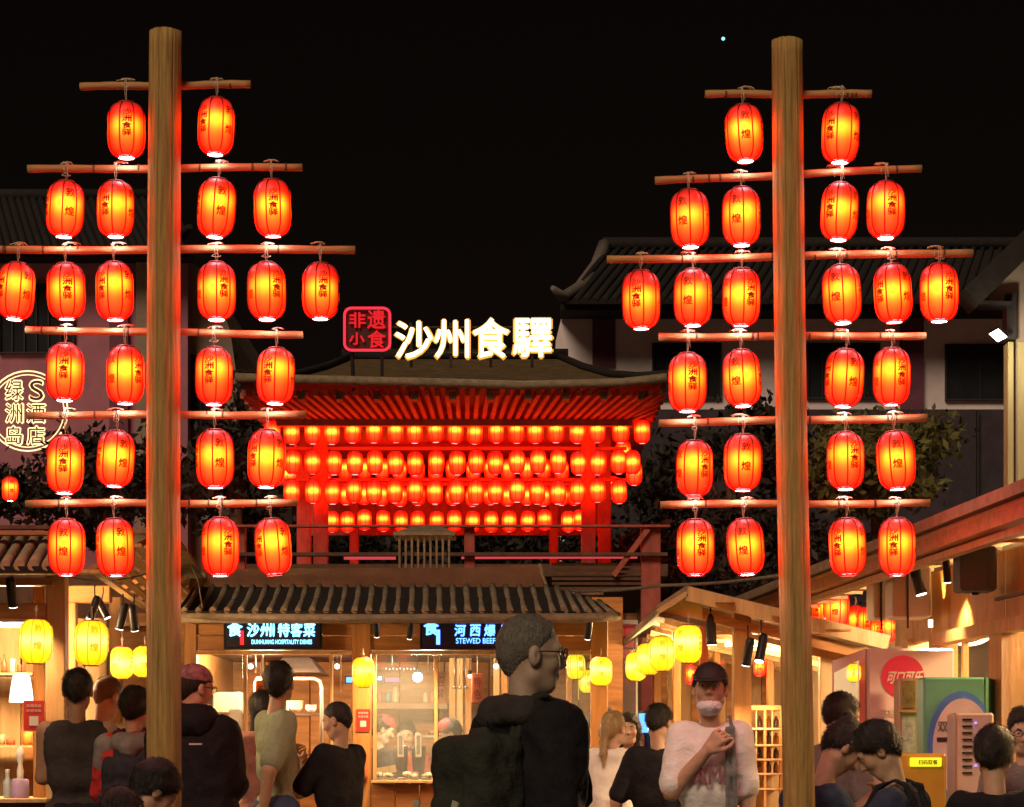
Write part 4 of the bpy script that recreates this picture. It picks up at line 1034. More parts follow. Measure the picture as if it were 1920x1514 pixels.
wpart('rail', wood_dark, shp, 1872, 1990, z0=2.02, z1=2.035, th=.02, off=.02)
wpart('fascia', wood_beam, shp, 1480, 2600, z0=zE - .03, z1=zE + .05, th=.08, off=.45)
wpart('gutter_board', wood_pale, shp, 1480, 2600, z0=zE - .07, z1=zE - .04, th=.05, off=.40)
a, b = wall_pt(1480, zE + .05, off=.5), wall_pt(2600, zE + .05, off=.5)
MB().hull8([a, b, b + Vector((1.8, .2, .30)), a + Vector((1.8, .2, .30))], (0, 0, .05)).build('roof_slope', tile_m, shp)
MB().hull8([a + Vector((.05, 0, -.02)), b + Vector((.05, 0, -.02)), b + Vector((.52, 0, -.02)), a + Vector((.52, 0, -.02))], (0, 0, .012)).build('soffit', ochre, shp)
for i in range(22):
    p = a.lerp(b, (i + .5) / 22) + Vector((.06, 0, -.036)); MB().bar(p, p + Vector((.44, 0, 0)), .022, .018).build('rafter', wood_pale, shp)
# back room wall inside the shop
MB().box((3.7, 10.5, 0), (3.75, 16.5, 2.4)).build('inner_wall', mat('cream_wall', (.6, .48, .34), .8, .15, 2), shp)
point('shop_light', (3.0, 12.6, 2.1), 260, (1, .72, .42), .12, shp)
point('shop_light', (3.0, 11.2, 2.1), 190, (1, .76, .5), .12, shp)
wlt = thing('wall_lamp', 'small up-and-down wall lamp throwing a bright cone on the ochre shop wall', 'lamp', wall_pt(1770, None, 1165, .05))
p = wall_pt(1770, None, 1166, .07)
MB().tube([p - Vector((0, 0, .03)), p + Vector((0, 0, .01))], .012, 10).build('body', emit('lamp_glow', (1, .78, .35), 4), wlt)
l = bpy.data.lights.new('wall_beam', 'SPOT'); l.energy = 14; l.color = (1, .7, .3); l.spot_size = R(48); l.spot_blend = .6; l.shadow_soft_size = .02
o = bpy.data.objects.new('wall_beam', l); COL.objects.link(o); o.parent = wlt; o.location = (0, 0, .05); o.rotation_euler = Vector((.18, 0, 1)).to_track_quat('-Z', 'Y').to_euler()
cl_ = thing('curved_tube_light', 'curved white light seen through the arched shop window', 'light', S(1810, 1210, 12.6))
MB().tube([S(1762 + 50 * (1 + math.sin(R(a))) , 1176 + 33 * math.cos(R(a)), 12.9) for a in range(-62, 78, 10)], [.004 + .010 * (i / 13) for i in range(14)], 8).build('tube', emit('white_tube', (1, .96, .86), 5), cl_)
spotlight(1775, 1070, 12.0, 64, WARM, 'small dark spotlight hanging left of the loudspeaker on the shop wall', (.1, .2, -1), 0.59)
spk = thing('loudspeaker', 'dark grey loudspeaker mounted on the ochre shop wall', 'loudspeaker', S(1828, 1110, 11.1))
MB().bev(S(1801, 1108, 11.1), S(1854, 1031, 11.3), .012).build('cabinet', mat('speaker_grey', (.085, .085, .09), .7, .15, 30), spk)
fpart('grille', mat('grille', (.10, .10, .10), .8, .25, 90), spk, 1804, 1034, 1851, 1105, 11.092, .01); MB().bar(S(1828, 1112, 11.2), S(1838, 1106, 11.5), .03, .02).build('bracket', black_m, spk)
for (px0, px1, py0, py1, Y, lab) in ((1638, 1672, 1076, 1160, 13.5, 'narrow beige air conditioning cabinet, left of the two on the shop wall'), (1674, 1746, 1063, 1158, 12.5, 'wide white air conditioning cabinet hanging below the eave of the shop')):
    ac = thing('air_conditioner', lab, 'air conditioner', S((px0 + px1) / 2, py1, Y), 'air conditioning cabinets')
    fbox(MB(), px0, py0, px1, py1, Y, .28, .01).build('cabinet', white_m, ac)
    m_ = px0 + (px1 - px0) * .36
    fpart('side_panel', mat('beige_panel', (.5, .40, .27), .5, .1, 6), ac, px0 + 2, py0 + 2, m_, py1 - 2, Y - .008, .01, .002)
    fpart('pipe', dark_m, ac, m_ + 1, py0 + 4, m_ + 4, py1 + 20, Y - .02, .015)
spotlight(1719, 1083, 12.2, 0, WARM, 'square black spotlight in front of the white cabinet', (.25, -.1, -1), 0.89, power=False)

# drinks fridge with the red disc
YF = 12.0
fr_ = thing('drinks_fridge', 'grey and red drinks fridge with a red disc logo behind the seated couple', 'fridge', (SX(1690, YF), YF, 0))
MB().bev((SX(1626, YF), YF, 0), (SX(1790, YF), YF + .25, SZ(1216, YF)), .012).build('body', mat('fridge_grey', (.60, .48, .47), .35, .08, 4, (1, 1, 1), .02), fr_)
MB().hull8([(SX(1626, YF) - .004, YF + .02, 0), (SX(1560, YF + .75), YF + .75, 0), (SX(1560, YF + .75), YF + .75, SZ(1240, YF + .75)), (SX(1626, YF) - .004, YF + .02, SZ(1216, YF))], (.01, .02, 0)).build('side_frame', red_m, fr_)
MB().hull8([(SX(1618, YF) - .01, YF + .06, .2), (SX(1566, YF + .66), YF + .66, .2), (SX(1566, YF + .66), YF + .66, SZ(1262, YF + .66)), (SX(1618, YF) - .01, YF + .06, SZ(1238, YF))], (-.006, .0, 0)).build('side_window', emit('fridge_window', (1.0, .68, .32), .42), fr_)
for px, py, w in ((1601, 1260, 26),):
    pass
disc = S(1693, 1269, YF - .006)
MB().tube([disc + Vector((0, 0, 0)), disc + Vector((0, .005, 0))], 40 * YF / FPX, 40).build('logo_disc', emit('logo_red', (1, .03, .04), .50), fr_)
m_ = MB(); text_mb(m_, '可口可乐', SX(1660, YF), SZ(1282, YF), SX(1726, YF), SZ(1259, YF), YF - .012, .03, .003, None, .10); m_.build('logo_lettering', white_m, fr_, kind='stuff')
m_ = MB(); text_mb(m_, '这感觉', SX(1653, YF), SZ(1345, YF), SX(1694, YF), SZ(1329, YF), YF - .004, .02, .003); m_.build('lettering', white_m, fr_, kind='stuff')
lantern('yellow', S(1601, 1262, 12.1), 'yellow lantern glowing by the red side of the drinks fridge', 'yellow lanterns under the stall eaves', 1.0, (13 * 12.1 / FPX) / .105, True, 0, 1)  # reflection in the fridge side, built as an added small lantern
# vending cabinet with product pictures
vc = thing('display_cabinet', 'narrow cream display cabinet between the fridge and the green kiosk', 'cabinet', (SX(1709, 12.9), 11.7, 0))
MB().bev((SX(1688, 11.7), 11.7, 0), (SX(1732, 11.7), 11.9, SZ(1272, 11.7)), .006).build('body', mat('cream_cab', (.55, .42, .26), .5, .1, 5), vc)
fpart('picture', mat('picture_upper', (.30, .24, .10), .4, .5, 30), vc, 1692, 1277, 1716, 1328, 11.688, .01); fpart('picture', mat('picture_lower', (.55, .55, .55), .4, .4, 30), vc, 1692, 1342, 1716, 1412, 11.688, .01)
fpart('shelf', wood_pale, vc, 1686, 1331, 1732, 1336, 11.66, .05)
# green kiosk with oval
YK = 11.25
kk = thing('green_kiosk', 'green and white sales kiosk with a blue ringed oval on its front', 'kiosk', (SX(1800, YK), YK, 0))
green = mat('kiosk_green', (.16, .55, .34), .45, .15, 4, (1, 1, 1), .02)
MB().bev((SX(1732, YK), YK, 0), (SX(1848, YK), YK + .2, SZ(1270, YK)), .01).build('body', green, kk)
MB().hull8([(SX(1848, YK) + .002, YK, 0), (SX(1868, YK + .2), YK + .2, 0), (SX(1868, YK + .2), YK + .2, SZ(1276, YK + .2)), (SX(1848, YK) + .002, YK, SZ(1270, YK))], (.004, .004, 0)).build('side_panel', mat('dark_green', (.03, .14, .06), .5), kk)
def oval(cx, cy, rx, ry, Y, m, name, th):
    n = 48; MB().prism([(SX(cx + rx * math.cos(2 * math.pi * i / n), Y), max(0.02, SZ(cy + ry * math.sin(2 * math.pi * i / n), Y))) for i in range(n)], Y, Y + th).build(name, m, kk)
def halfoval(cx, cy, rx, ry, Y, m, name, th, x0, x1):
    pts = []
    n = 60
    for i in range(n):
        x = cx + rx * math.cos(2 * math.pi * i / n); y = cy + ry * math.sin(2 * math.pi * i / n)
        pts.append((SX(min(max(x, x0), x1), Y), SZ(y, Y)))
    MB().prism(pts, Y, Y + th).build(name, m, kk)
halfoval(1803, 1400, 64, 104, YK - .006, mat('kiosk_blue', (.10, .28, .75), .4, .1), 'oval_ring', .006, 1733, 1847)
halfoval(1805, 1403, 56, 93, YK - .012, mat('kiosk_white', (.78, .72, .70), .4, .1), 'oval_face', .006, 1733, 1847)
m_ = MB(); text_mb(m_, '双享', SX(1757, YK), SZ(1372, YK), SX(1796, YK), SZ(1352, YK), YK - .016, .02, .003); m_.build('lettering', grey_m, kk, kind='stuff')
fpart('label_strip', dark_m, kk, 1757, 1383, 1786, 1391, YK - .018, .006)
# white slotted cabinet in front
sc_ = thing('slotted_cabinet', 'pale cabinet with a column of dark slots in front of the green kiosk', 'cabinet', (SX(1820, 10.9), 10.9, 0))
MB().bev((SX(1794, 10.9), 10.9, 0), (SX(1864, 10.9), 11.15, SZ(1337, 10.9)), .01).build('front', mat('pale_pink_white', (.60, .46, .38), .5, .08), sc_)
MB().hull8([(SX(1794, 10.9) - .003, 10.9, 0), (SX(1781, 11.15), 11.15, 0), (SX(1781, 11.15), 11.15, SZ(1340, 11.15)), (SX(1794, 10.9) - .003, 10.9, SZ(1337, 10.9))], (.004, .004, 0)).build('side', wood_pale, sc_)
for i in range(9): fpart('slot', black_m, sc_, 1805, 1348 + i * 12.5, 1823, 1351 + i * 12.5, 10.888, .012)
for i in range(5): fpart('indicator', emit('violet_led', (.45, .35, 1), 1.2), sc_, 1828 + (i % 2) * 5, 1354 + i * 20, 1832 + (i % 2) * 5, 1358 + i * 20, 10.888, .012)
# yellow lit box sign
yb_ = thing('yellow_box', 'yellow stand with a glowing yellow strip behind the seated man', 'stand', (SX(1735, 10.6), 10.6, 0))
MB().bev((SX(1689, 10.6), 10.6, 0), (SX(1775, 10.6), 10.85, SZ(1413, 10.6)), .01).build('body', mat('orange_yellow', (.62, .30, .03), .5, .12), yb_)
MB().bev(S(1707, 1438, 10.585), S(1763, 1421, 10.62), .004).build('light_strip', emit('yellow_strip', (.9, .85, .02), 1.1), yb_)
m_ = MB(); text_mb(m_, '扫码取餐', SX(1722, 10.58), SZ(1434, 10.58), SX(1758, 10.58), SZ(1425, 10.58), 10.58, .02, .003); m_.build('lettering', mat('olive_ink', (.25, .2, .02)), yb_, kind='stuff')

# overhead cables
def cable(pts, label, r=.006):
    P = []
    for i in range(len(pts) - 1):
        a, b = Vector(pts[i]), Vector(pts[i + 1])
        for k in range(8):
            t = k / 8; q = a.lerp(b, t); q.z -= .10 * (b - a).length * .12 * math.sin(math.pi * t); P.append(q)
    P.append(Vector(pts[-1]))
    tag(MB().tube(P, r, 6).build('overhead_cable', mat('cable_grey', (.16, .13, .10), .7)), label, 'cable', 'cables strung above the stalls')
cable([S(1034, 1108, 16.3), S(1240, 1098, 15), S(1470, 1078, 14)], 'pale cable running from the stall roof to the right pole', .011)
cable([S(345, 1158, 15.1), S(520, 1166, 15.1), S(690, 1161, 15.1), S(880, 1158, 15.1), S(1130, 1164, 15.2)], 'thin cable sagging along the eave of the middle stall', .005)
cable([S(350, 1040, 15), S(372, 1090, 15.3), S(380, 1140, 15.2)], 'pale loose cable hanging right of the left pole', .005)
cable([S(280, 1075, 14), S(200, 1090, 13.5), S(130, 1082, 13)], 'cable looping under the left eave', .005)
# ------------------------------------------------------------------ inside the middle stall
steel = mat('brushed_steel', (.45, .42, .38), .3, .15, 20, (1, 1, 8), .05, .8); enam = mat('enamel_cream', (.70, .58, .42), .5, .1, 5)
def item(name, label, cat, build, group=None):
    pass
t = thing('extractor_hood', 'grey steel extractor hood above the black haired man in green', 'hood', S(550, 1262, 17.6))
h0, h1 = S(500, 1262, 17.4), S(602, 1262, 17.4)
MB().add([(h0.x, 17.3, h0.z), (h1.x, 17.3, h0.z), (h1.x, 18.2, h0.z), (h0.x, 18.2, h0.z), (h0.x + .10, 17.6, h0.z + .12), (h1.x - .10, 17.6, h0.z + .12), (h1.x - .10, 18, h0.z + .12), (h0.x + .1, 18, h0.z + .12)],
         [(0, 1, 5, 4), (1, 2, 6, 5), (2, 3, 7, 6), (3, 0, 4, 7), (4, 5, 6, 7), (3, 2, 1, 0)]).build('canopy', mat('hood_grey', (.16, .13, .12), .4, .3, 5), t)
MB().box((h0.x + .15, 17.7, h0.z + .12), (h1.x - .15, 17.95, h0.z + .4)).build('duct', mat('duct_dark', (.06, .05, .05), .5), t)
t = thing('pipe_rack', 'white tubular rack with a rounded corner behind the glass, left bay', 'rack', S(540, 1460, 17.0))
MB().tube([S(478, 1440, 17), S(478, 1280, 17), S(482, 1273, 17), S(590, 1273, 17), S(600, 1278, 17), S(603, 1290, 17), S(603, 1400, 17)], .012, 8).build('pipe', white_m, t)
MB().tube([S(540, 1400, 17.05), S(540, 1273, 17.05)], .010, 8).build('pipe', white_m, t)
fpart('shelf', steel, t, 478, 1338, 603, 1342, 17.0, .35)
t = thing('gas_pipe', 'bent yellow pipe high on the back wall in the left bay', 'pipe', S(400, 1300, 18.5))
MB().tube([S(398, 1230, 18.4), S(408, 1232, 18.4), S(409, 1275, 18.4), S(404, 1286, 18.4), S(388, 1288, 18.4)], .018, 10).build('pipe', mat('yellow_pipe', (.62, .42, .06), .4), t)
t = thing('steamer_cabinet', 'cream cabinet with a steel column at the left of the middle stall', 'cabinet', S(425, 1460, 17.2))
fpart('body', enam, t, 398, 1298, 452, 1338, 17.2, .3, .01); fpart('base', enam, t, 398, 1342, 440, 1600, 17.22, .3, .01); fpart('column', steel, t, 428, 1330, 452, 1500, 17.15, .1, .01)
def bowls(px, py, Y, n, r, m, lab):
    t = thing('bowl_stack', lab, 'bowls', S(px, py, Y)); b = S(px, py, Y)
    for i in range(n):
        MB().lathe([(r * .45, .012 * i), (r * .8, .012 * i + r * .35), (r, .012 * i + r * .7), (r * .96, .012 * i + r * .7)], (b.x, b.y, b.z), 16).build('bowl', m, t)
bowls(556, 1336, 17.15, 5, .05, enam, 'stack of cream bowls on the rack shelf'); bowls(583, 1336, 17.15, 3, .042, mat('white_bowl', (.7, .68, .62), .3), 'stack of white bowls at the right of the rack shelf')
# things that stand on the counter
def on_counter(name, label, cat, px, prof, m, Y=16.15, n=18, top=None, group=None, caps=(False, False)):
    b = (SX(px, Y), Y, SZ(1463, YS) + .001)
    t = thing(name, label, cat, b, group)
    MB().lathe(prof, b, n).build('body', m, t)
    if top: MB().lathe(top[0], b, n).build('lid', top[1], t)
    return t
on_counter('sauce_bottle', 'orange sauce bottle with red label by the middle post', 'bottle', 679, [(0, 0), (.034, 0), (.036, .04), (.034, .09), (.018, .13), (.012, .15)], mat('orange_bottle', (.75, .22, .08), .35), 15.98, top=([(.013, .15), (.013, .172), (0, .175)], white_m))
def tray(px0, px1, Y, lab, food, seed, col2=None):
    z = SZ(1463, YS) + .001; x0, x1 = SX(px0, Y), SX(px1, Y)
    t = thing('food_tray', lab, 'tray', ((x0 + x1) / 2, Y, z), 'food trays on the middle stall counter')
    MB().bev((x0, Y - .10, z), (x1, Y + .12, z + .014), .004).build('tray', steel, t)
    r = random.Random(seed); n = int((x1 - x0) / .028)
    for i in range(min(n * 3, 30)):
        x = r.uniform(x0 + .02, x1 - .02); y = r.uniform(Y - .08, Y + .09); s_ = r.uniform(.012, .024)
        MB().ball((x, y, z + .014 + s_ * .6 + r.uniform(0, .015)), (s_ * r.uniform(.8, 1.5), s_, s_ * .8), 8, 6).build('piece_of_food', food if r.random() < .7 or not col2 else col2, t)
foody = mat('food_yellow', (.75, .50, .10), .5, .2, 30); foodw = mat('food_white', (.80, .70, .52), .5, .1, 30); foodb = mat('food_brown', (.35, .15, .05), .5, .3, 30)
tray(702, 740, 16.1, 'tray of white dumplings at the left of the right bay', foodw, 1); tray(746, 786, 16.1, 'tray of pale buns in the middle of the right bay', foodw, 2, foodb)
tray(790, 834, 16.1, 'tray heaped with yellow food right of the dispensers', foody, 3, foodw); tray(838, 900, 16.15, 'tray of brown snacks beside the backpack', foodb, 4, foody)
tray(376, 420, 16.1, 'tray of pale snacks at the left end of the counter', foodw, 5, foody); tray(556, 612, 16.1, 'tray of yellow food in front of the man in green', foody, 6, foodw)
tray(910, 1000, 16.15, 'tray of rolls hidden by the grey haired man', foodb, 7); tray(1020, 1090, 16.15, 'tray of dumplings at the right end of the counter', foodw, 8)
for px, lab in ((752, 'left tall drink dispenser with a pale gauge'), (785, 'right tall drink dispenser with a pale gauge')):
    Y = 16.45; b = Vector((SX(px, Y), Y, SZ(1463, YS) - .04)); t = thing('drink_dispenser', lab, 'dispenser', b, 'drink dispensers on the counter')
    MB().lathe([(0, 0), (.055, 0), (.05, .03), (.035, .05), (.045, .16), (.05, .26), (.04, .27), (0, .275)], tuple(b), 18).build('body', mat('dispenser_dark', (.05, .045, .045), .3), t)
    MB().bev((b.x - .022, Y - .07, b.z + .19), (b.x + .022, Y - .05, b.z + .36), .006).build('gauge', mat('gauge_white', (.7, .68, .64), .4), t)
    MB().bev((b.x - .012, Y - .075, b.z + .21), (b.x + .012, Y - .068, b.z + .34), .003).build('gauge_window', mat('gauge_grey', (.25, .24, .23), .3, .3, 60), t)
t = thing('chopping_box', 'slanted pale wooden box on the counter left of the dispensers', 'box', S(723, 1445, 16.3)); b = S(723, 1448, 16.3)
MB().bar(b + Vector((-.07, 0, 0)), b + Vector((.07, 0, .025)), .12, .05).build('box', wood_pale, t)
# pale paper strips and ladles hanging along the window
for i, (px, l, c) in enumerate(((477, 34, white_m), (490, 46, white_m), (637, 70, mat('pale_strip', (.7, .5, .35), .6)), (801, 34, white_m), (733, 20, white_m), (868, 30, cord_m), (920, 40, cord_m))):
    t = tag(fpart('hanging_strip', c, None, px, 1228, px + 3, 1228 + l, 16.3, .01), 'thin pale strip hanging %s from the left inside the middle stall window' % ORD[i], 'strip', 'thin strips hanging in the stall window')
for i, px in enumerate((842, 856, 872, 925, 940, 956)):
    fpart('wall_plank', wood_pale if i % 2 else wood_post, st, px, 1225, px + 12, 1600, 17.9 + .02 * (i % 2), .04, .003)
fpart('cupboard', mat('cabinet_brown', (.30, .17, .09), .6), st, 705, 1318, 840, 1330, 18.2, .4, .005)
for i, (px, w, hh, c) in enumerate(((712, 12, 30, (.5, .1, .06)), (728, 10, 24, (.1, .25, .4)), (742, 14, 34, (.6, .5, .3)), (812, 12, 26, (.6, .2, .05)), (826, 10, 32, (.3, .32, .3)), (798, 9, 22, (.65, .6, .5)))):
    b = S(px, 1317, 18.3); o = MB().lathe([(w * .0018, 0), (w * .002, hh * .002), (w * .0014, hh * .003), (w * .0008, hh * .0034), (0, hh * .0034)], tuple(b), 12).build('shelf_jar', mat('jar_%d' % i, c, .3))
    tag(o, '%s jar from the left on the back cupboard of the right bay' % ORD[i], 'jar', 'jars on the back cupboard')
# strings of small white lights, blue glows inside
for i, (px, py, w, h, col, nm) in enumerate(((655, 1275, 12, 10, (.1, .4, 1), 'small blue lit screen left of the middle post'), (712, 1272, 8, 8, (.2, .5, 1), 'tiny blue light behind the middle post'), (735, 1275, 26, 8, (1, .08, .25), 'pink lit strip beside the round bulb'))):
    t = thing('lit_screen', nm, 'screen', S(px, py + h / 2, 18.4)); fpart('panel', emit('lit_%d' % i, col, 1.8), t, px - w / 2, py - h / 2, px + w / 2, py + h / 2, 18.4, .02); fpart('back', black_m, t, px - w / 2 - 2, py - h / 2 - 2, px + w / 2 + 2, py + h / 2 + 2, 18.43, .04)
t = thing('fairy_lights', 'row of tiny white lights above the round bulb', 'string of lights', S(750, 1252, 18.3))
MB().tube([S(722, 1253, 18.3), S(750, 1255, 18.3), S(780, 1253, 18.3)], .002, 4).build('wire', black_m, t)
for i in range(9): MB().ball(tuple(S(724 + i * 6.6, 1254 + (i % 2), 18.3)), .006, 6, 4).build('bulb', emit('fairy', (1, .8, .7), 3), t)
point('stall_light', S(500, 1240, 16.9), 120, (1, .66, .36), .12, st); point('stall_light', S(800, 1240, 16.9), 110, (1, .72, .45), .12, st)

# more goods: bottles and pans on the shelves
def goods(xs, py, Y, seed, where, kinds):
    r = random.Random(seed)
    for i, px in enumerate(xs):
        k = r.choice(kinds); b = tuple(S(px, py, Y)); w = r.uniform(.016, .03); hh = r.uniform(.05, .11); c = r.choice([(.6, .12, .05), (.7, .55, .3), (.12, .2, .12), (.65, .6, .5), (.3, .12, .04), (.7, .35, .06)])
        nm = {(.6, .12, .05): 'red', (.7, .55, .3): 'straw coloured', (.12, .2, .12): 'dark green', (.65, .6, .5): 'cream', (.3, .12, .04): 'brown', (.7, .35, .06): 'orange'}[c]
        mm = mat('goods_' + nm.replace(' ', '_'), c, .35, .15, 20)
        if k == 'bottle': prof = [(0, 0), (w * .8, 0), (w * .85, hh * .6), (w * .3, hh * .85), (w * .3, hh * 1.15), (0, hh * 1.16)]
        elif k == 'pot': prof = [(0, 0), (w * 1.4, 0), (w * 1.6, hh * .5), (w * 1.5, hh * .52), (w * .3, hh * .7), (0, hh * .8)]
        else: prof = [(0, 0), (w, 0), (w * 1.05, hh * .8), (w * .8, hh * .9), (0, hh * .92)]
        o = MB().lathe(prof, b, 12).build(k, mm); tag(o, '%s %s standing %s from the left %s' % (nm, k, ORD[i % 20], where), k, k + 's ' + where)
goods([8, 24, 40], 1261, YL + 1.5, 1, 'on the upper shelf of the corner stall', ['bottle', 'jar']); goods([4, 20, 52], 1397, YL + 1.5, 2, 'on the lower shelf of the corner stall', ['jar', 'pot'])
goods([486, 502, 516, 530], 1337, 17.15, 3, 'on the pipe rack of the left bay', ['pot', 'bottle', 'jar'])
goods([384, 436, 448, 470, 600, 612, 640, 652], 1462, 16.22, 4, 'on the left bay counter', ['bottle', 'jar', 'pot'])
goods([846, 862, 902, 916, 1040, 1060, 1096], 1462, 16.4, 5, 'on the right bay counter', ['bottle', 'jar', 'pot'])
goods([716, 732, 770, 812, 830], 1378, 18.0, 6, 'on the back bench of the right bay', ['pot', 'jar'])
fpart('back_shelf', steel, st, 700, 1379, 845, 1383, 17.9, .4)
for i, px in enumerate((852, 862, 873)):
    t = thing('ladle', 'steel ladle hanging %s in the row behind the right bay glass' % ORD[i], 'ladle', S(px, 1290, 17.6), 'ladles hanging behind the glass')
    MB().tube([S(px, 1232, 17.6), S(px, 1284, 17.6)], .004, 6).build('handle', steel, t); MB().ball(tuple(S(px, 1289, 17.6)), (.018, .018, .012), 10, 6).build('cup', steel, t)
for i, (px, py, Y) in enumerate(((470, 1250, 17.8), (632, 1250, 17.6), (930, 1250, 17.8), (1060, 1248, 17.5), (1350, 1300, 17), (1500, 1258, 16))):
    t = thing('small_bulb', 'small warm bulb, %s from the left inside the stalls' % ORD[i], 'bulb', S(px, py, Y), 'small warm bulbs inside the stalls')
    MB().ball(tuple(S(px, py, Y)), .018, 10, 6).build('globe', emit('warm_bulb', (1, .8, .5), 16), t); MB().tube([S(px, py, Y) + Vector((0, 0, .018)), S(px, py, Y) + Vector((0, 0, .14))], .004, 5).build('cord', black_m, t)
# ------------------------------------------------------------------ people: smooth implicit bodies turned into one surface each
def vlen(a): return np.sqrt((a * a).sum(-1))
class Field:
    def __init__(s): s.p = []
    def cap(s, a, b, ra, rb, k=.03, flat=None): s.p.append(('c', np.array(a, float), np.array(b, float), ra, rb, k)); return s
    def ell(s, c, r, k=.03, M=None): s.p.append(('e', np.array(c, float), np.array(r, float), M, None, k)); return s
    def cut(s, c, r, k=.01, M=None): s.p.append(('s', np.array(c, float), np.array(r, float), M, None, k)); return s
    def fcap(s, a, b, ra, rb, k=.03, fl=1.22): s.p.append(('f', np.array(a, float), np.array(b, float), ra, rb, k, fl)); return s
    def box(s, c, h, rd, k=.02, M=None): s.p.append(('b', np.array(c, float), np.array(h, float), M, rd, k)); return s
    def bounds(s):
        lo = np.full(3, 1e9); hi = -lo
        for q in s.p:
            if q[0] in 'cf':
                r = max(q[3], q[4]); lo = np.minimum(lo, np.minimum(q[1], q[2]) - r); hi = np.maximum(hi, np.maximum(q[1], q[2]) + r)
            elif q[0] == 'b':
                r = float(np.linalg.norm(q[2])) * .8 + .01; lo = np.minimum(lo, q[1] - r); hi = np.maximum(hi, q[1] + r)
            elif q[0] == 'e':
                r = max(q[2]) if q[3] is not None else q[2]; lo = np.minimum(lo, q[1] - r); hi = np.maximum(hi, q[1] + r)
        return lo, hi
    def ev(s, P):
        F = None
        for q in s.p:
            if q[0] == 'c':
                a, b, ra, rb = q[1:5]; ba = b - a; h = np.clip(((P - a) @ ba) / (ba @ ba + 1e-9), 0, 1)
                d = vlen(P - a - h[..., None] * ba) - (ra + (rb - ra) * h)
            elif q[0] == 'f':
                a, b, ra, rb = q[1:5]; sc = np.array([1, q[6], 1.0]); ba = b - a; h = np.clip(((P - a) @ ba) / (ba @ ba + 1e-9), 0, 1)
                d = (vlen((P - a - h[..., None] * ba) * sc) - (ra + (rb - ra) * h)) / math.sqrt(q[6])
            elif q[0] == 'b':
                L = P - q[1]
                if q[3] is not None: L = L @ q[3]
                A = np.abs(L) - (q[2] - q[4]); d = vlen(np.maximum(A, 0)) + np.minimum(A.max(-1), 0) - q[4]
            else:
                L = P - q[1]
                if q[3] is not None: L = L @ q[3]
                k0 = vlen(L / q[2]); k1 = vlen(L / (q[2] ** 2)) + 1e-9; d = k0 * (k0 - 1) / k1
            k = q[5]
            if F is None: F = d
            elif q[0] == 's':
                d = -d; h = np.clip(.5 - .5 * (F - d) / k, 0, 1); F = F * (1 - h) + d * h + k * h * (1 - h)
            else: h = np.clip(.5 + .5 * (F - d) / k, 0, 1); F = F * (1 - h) + d * h - k * h * (1 - h)
        return F
def wob(P, seed, f):
    r = np.random.RandomState(seed); out = 0
    for i in range(5):
        d = r.normal(size=3); d /= np.linalg.norm(d); out = out + np.sin(P @ d * f * r.uniform(.7, 1.5) + r.uniform(0, 6) + 1.5 * np.sin(P @ np.roll(d, 1) * f * .6))
    return out / 5
def surf(F, X, Y, Z):
    """surface nets"""
    s = F < 0
    nx, ny, nz = F.shape
    cs = (nx - 1, ny - 1, nz - 1)
    cnt = np.zeros(cs); acc = np.zeros(cs + (3,))
    G = [X, Y, Z]; quads = []
    edges = []
    for ax in range(3):
        sl0 = [slice(None)] * 3; sl1 = [slice(None)] * 3; sl0[ax] = slice(0, -1); sl1[ax] = slice(1, None)
        f0 = F[tuple(sl0)]; f1 = F[tuple(sl1)]; cr = s[tuple(sl0)] != s[tuple(sl1)]
        I = np.argwhere(cr)
        if len(I) == 0: continue
        a = f0[cr]; b = f1[cr]; t = a / (a - b)
        pos = np.stack([G[d][I[:, d]] for d in range(3)], 1).astype(float)
        pos[:, ax] = G[ax][I[:, ax]] * (1 - t) + G[ax][I[:, ax] + 1] * t
        o1, o2 = [d for d in range(3) if d != ax]
        for d1 in (0, -1):
            for d2 in (0, -1):
                J = I.copy(); J[:, o1] += d1; J[:, o2] += d2
                ok = (J >= 0).all(1) & (J[:, 0] < cs[0]) & (J[:, 1] < cs[1]) & (J[:, 2] < cs[2])
                np.add.at(cnt, tuple(J[ok].T), 1); np.add.at(acc, tuple(J[ok].T), pos[ok])
        edges.append((ax, o1, o2, I, a < 0))
    idx = np.full(cs, -1, int); m = cnt > 0; idx[m] = np.arange(m.sum())
    V = acc[m] / cnt[m][:, None]
    for ax, o1, o2, I, neg in edges:
        ok = (I[:, o1] > 0) & (I[:, o2] > 0) & (I[:, o1] < cs[o1]) & (I[:, o2] < cs[o2]); I = I[ok]; neg = neg[ok]
        def c(d1, d2):
            J = I.copy(); J[:, o1] += d1; J[:, o2] += d2; return idx[tuple(J.T)]
        q = np.stack([c(-1, -1), c(0, -1), c(0, 0), c(-1, 0)], 1)
        flip = neg if ax != 1 else ~neg
        q[~flip] = q[~flip][:, ::-1]
        quads.append(q)
    return V, (np.concatenate(quads) if quads else np.zeros((0, 4), int))
def mesh_field(fn, lo, hi, step):
    X, Y, Z = [np.arange(lo[i] - step[i] * 1.5, hi[i] + step[i] * 2.5, step[i]) for i in range(3)]
    P = np.stack(np.meshgrid(X, Y, Z, indexing='ij'), -1)
    return surf(fn(P), X, Y, Z)
def field_obj(name, parts, m, parent, label=None):
    vs = []; fs = []; o = 0
    for V, Q in parts:
        vs.append(V); fs.append(Q + o); o += len(V)
    V = np.concatenate(vs); Q = np.concatenate(fs)
    me = bpy.data.meshes.new(name); me.from_pydata(V.tolist(), [], Q.tolist()); me.polygons.foreach_set('use_smooth', [True] * len(Q)); me.materials.append(m); me.update()
    ob = bpy.data.objects.new(name, me); COL.objects.link(ob); ob.parent = parent
    if label: ob['label'] = label
    return ob
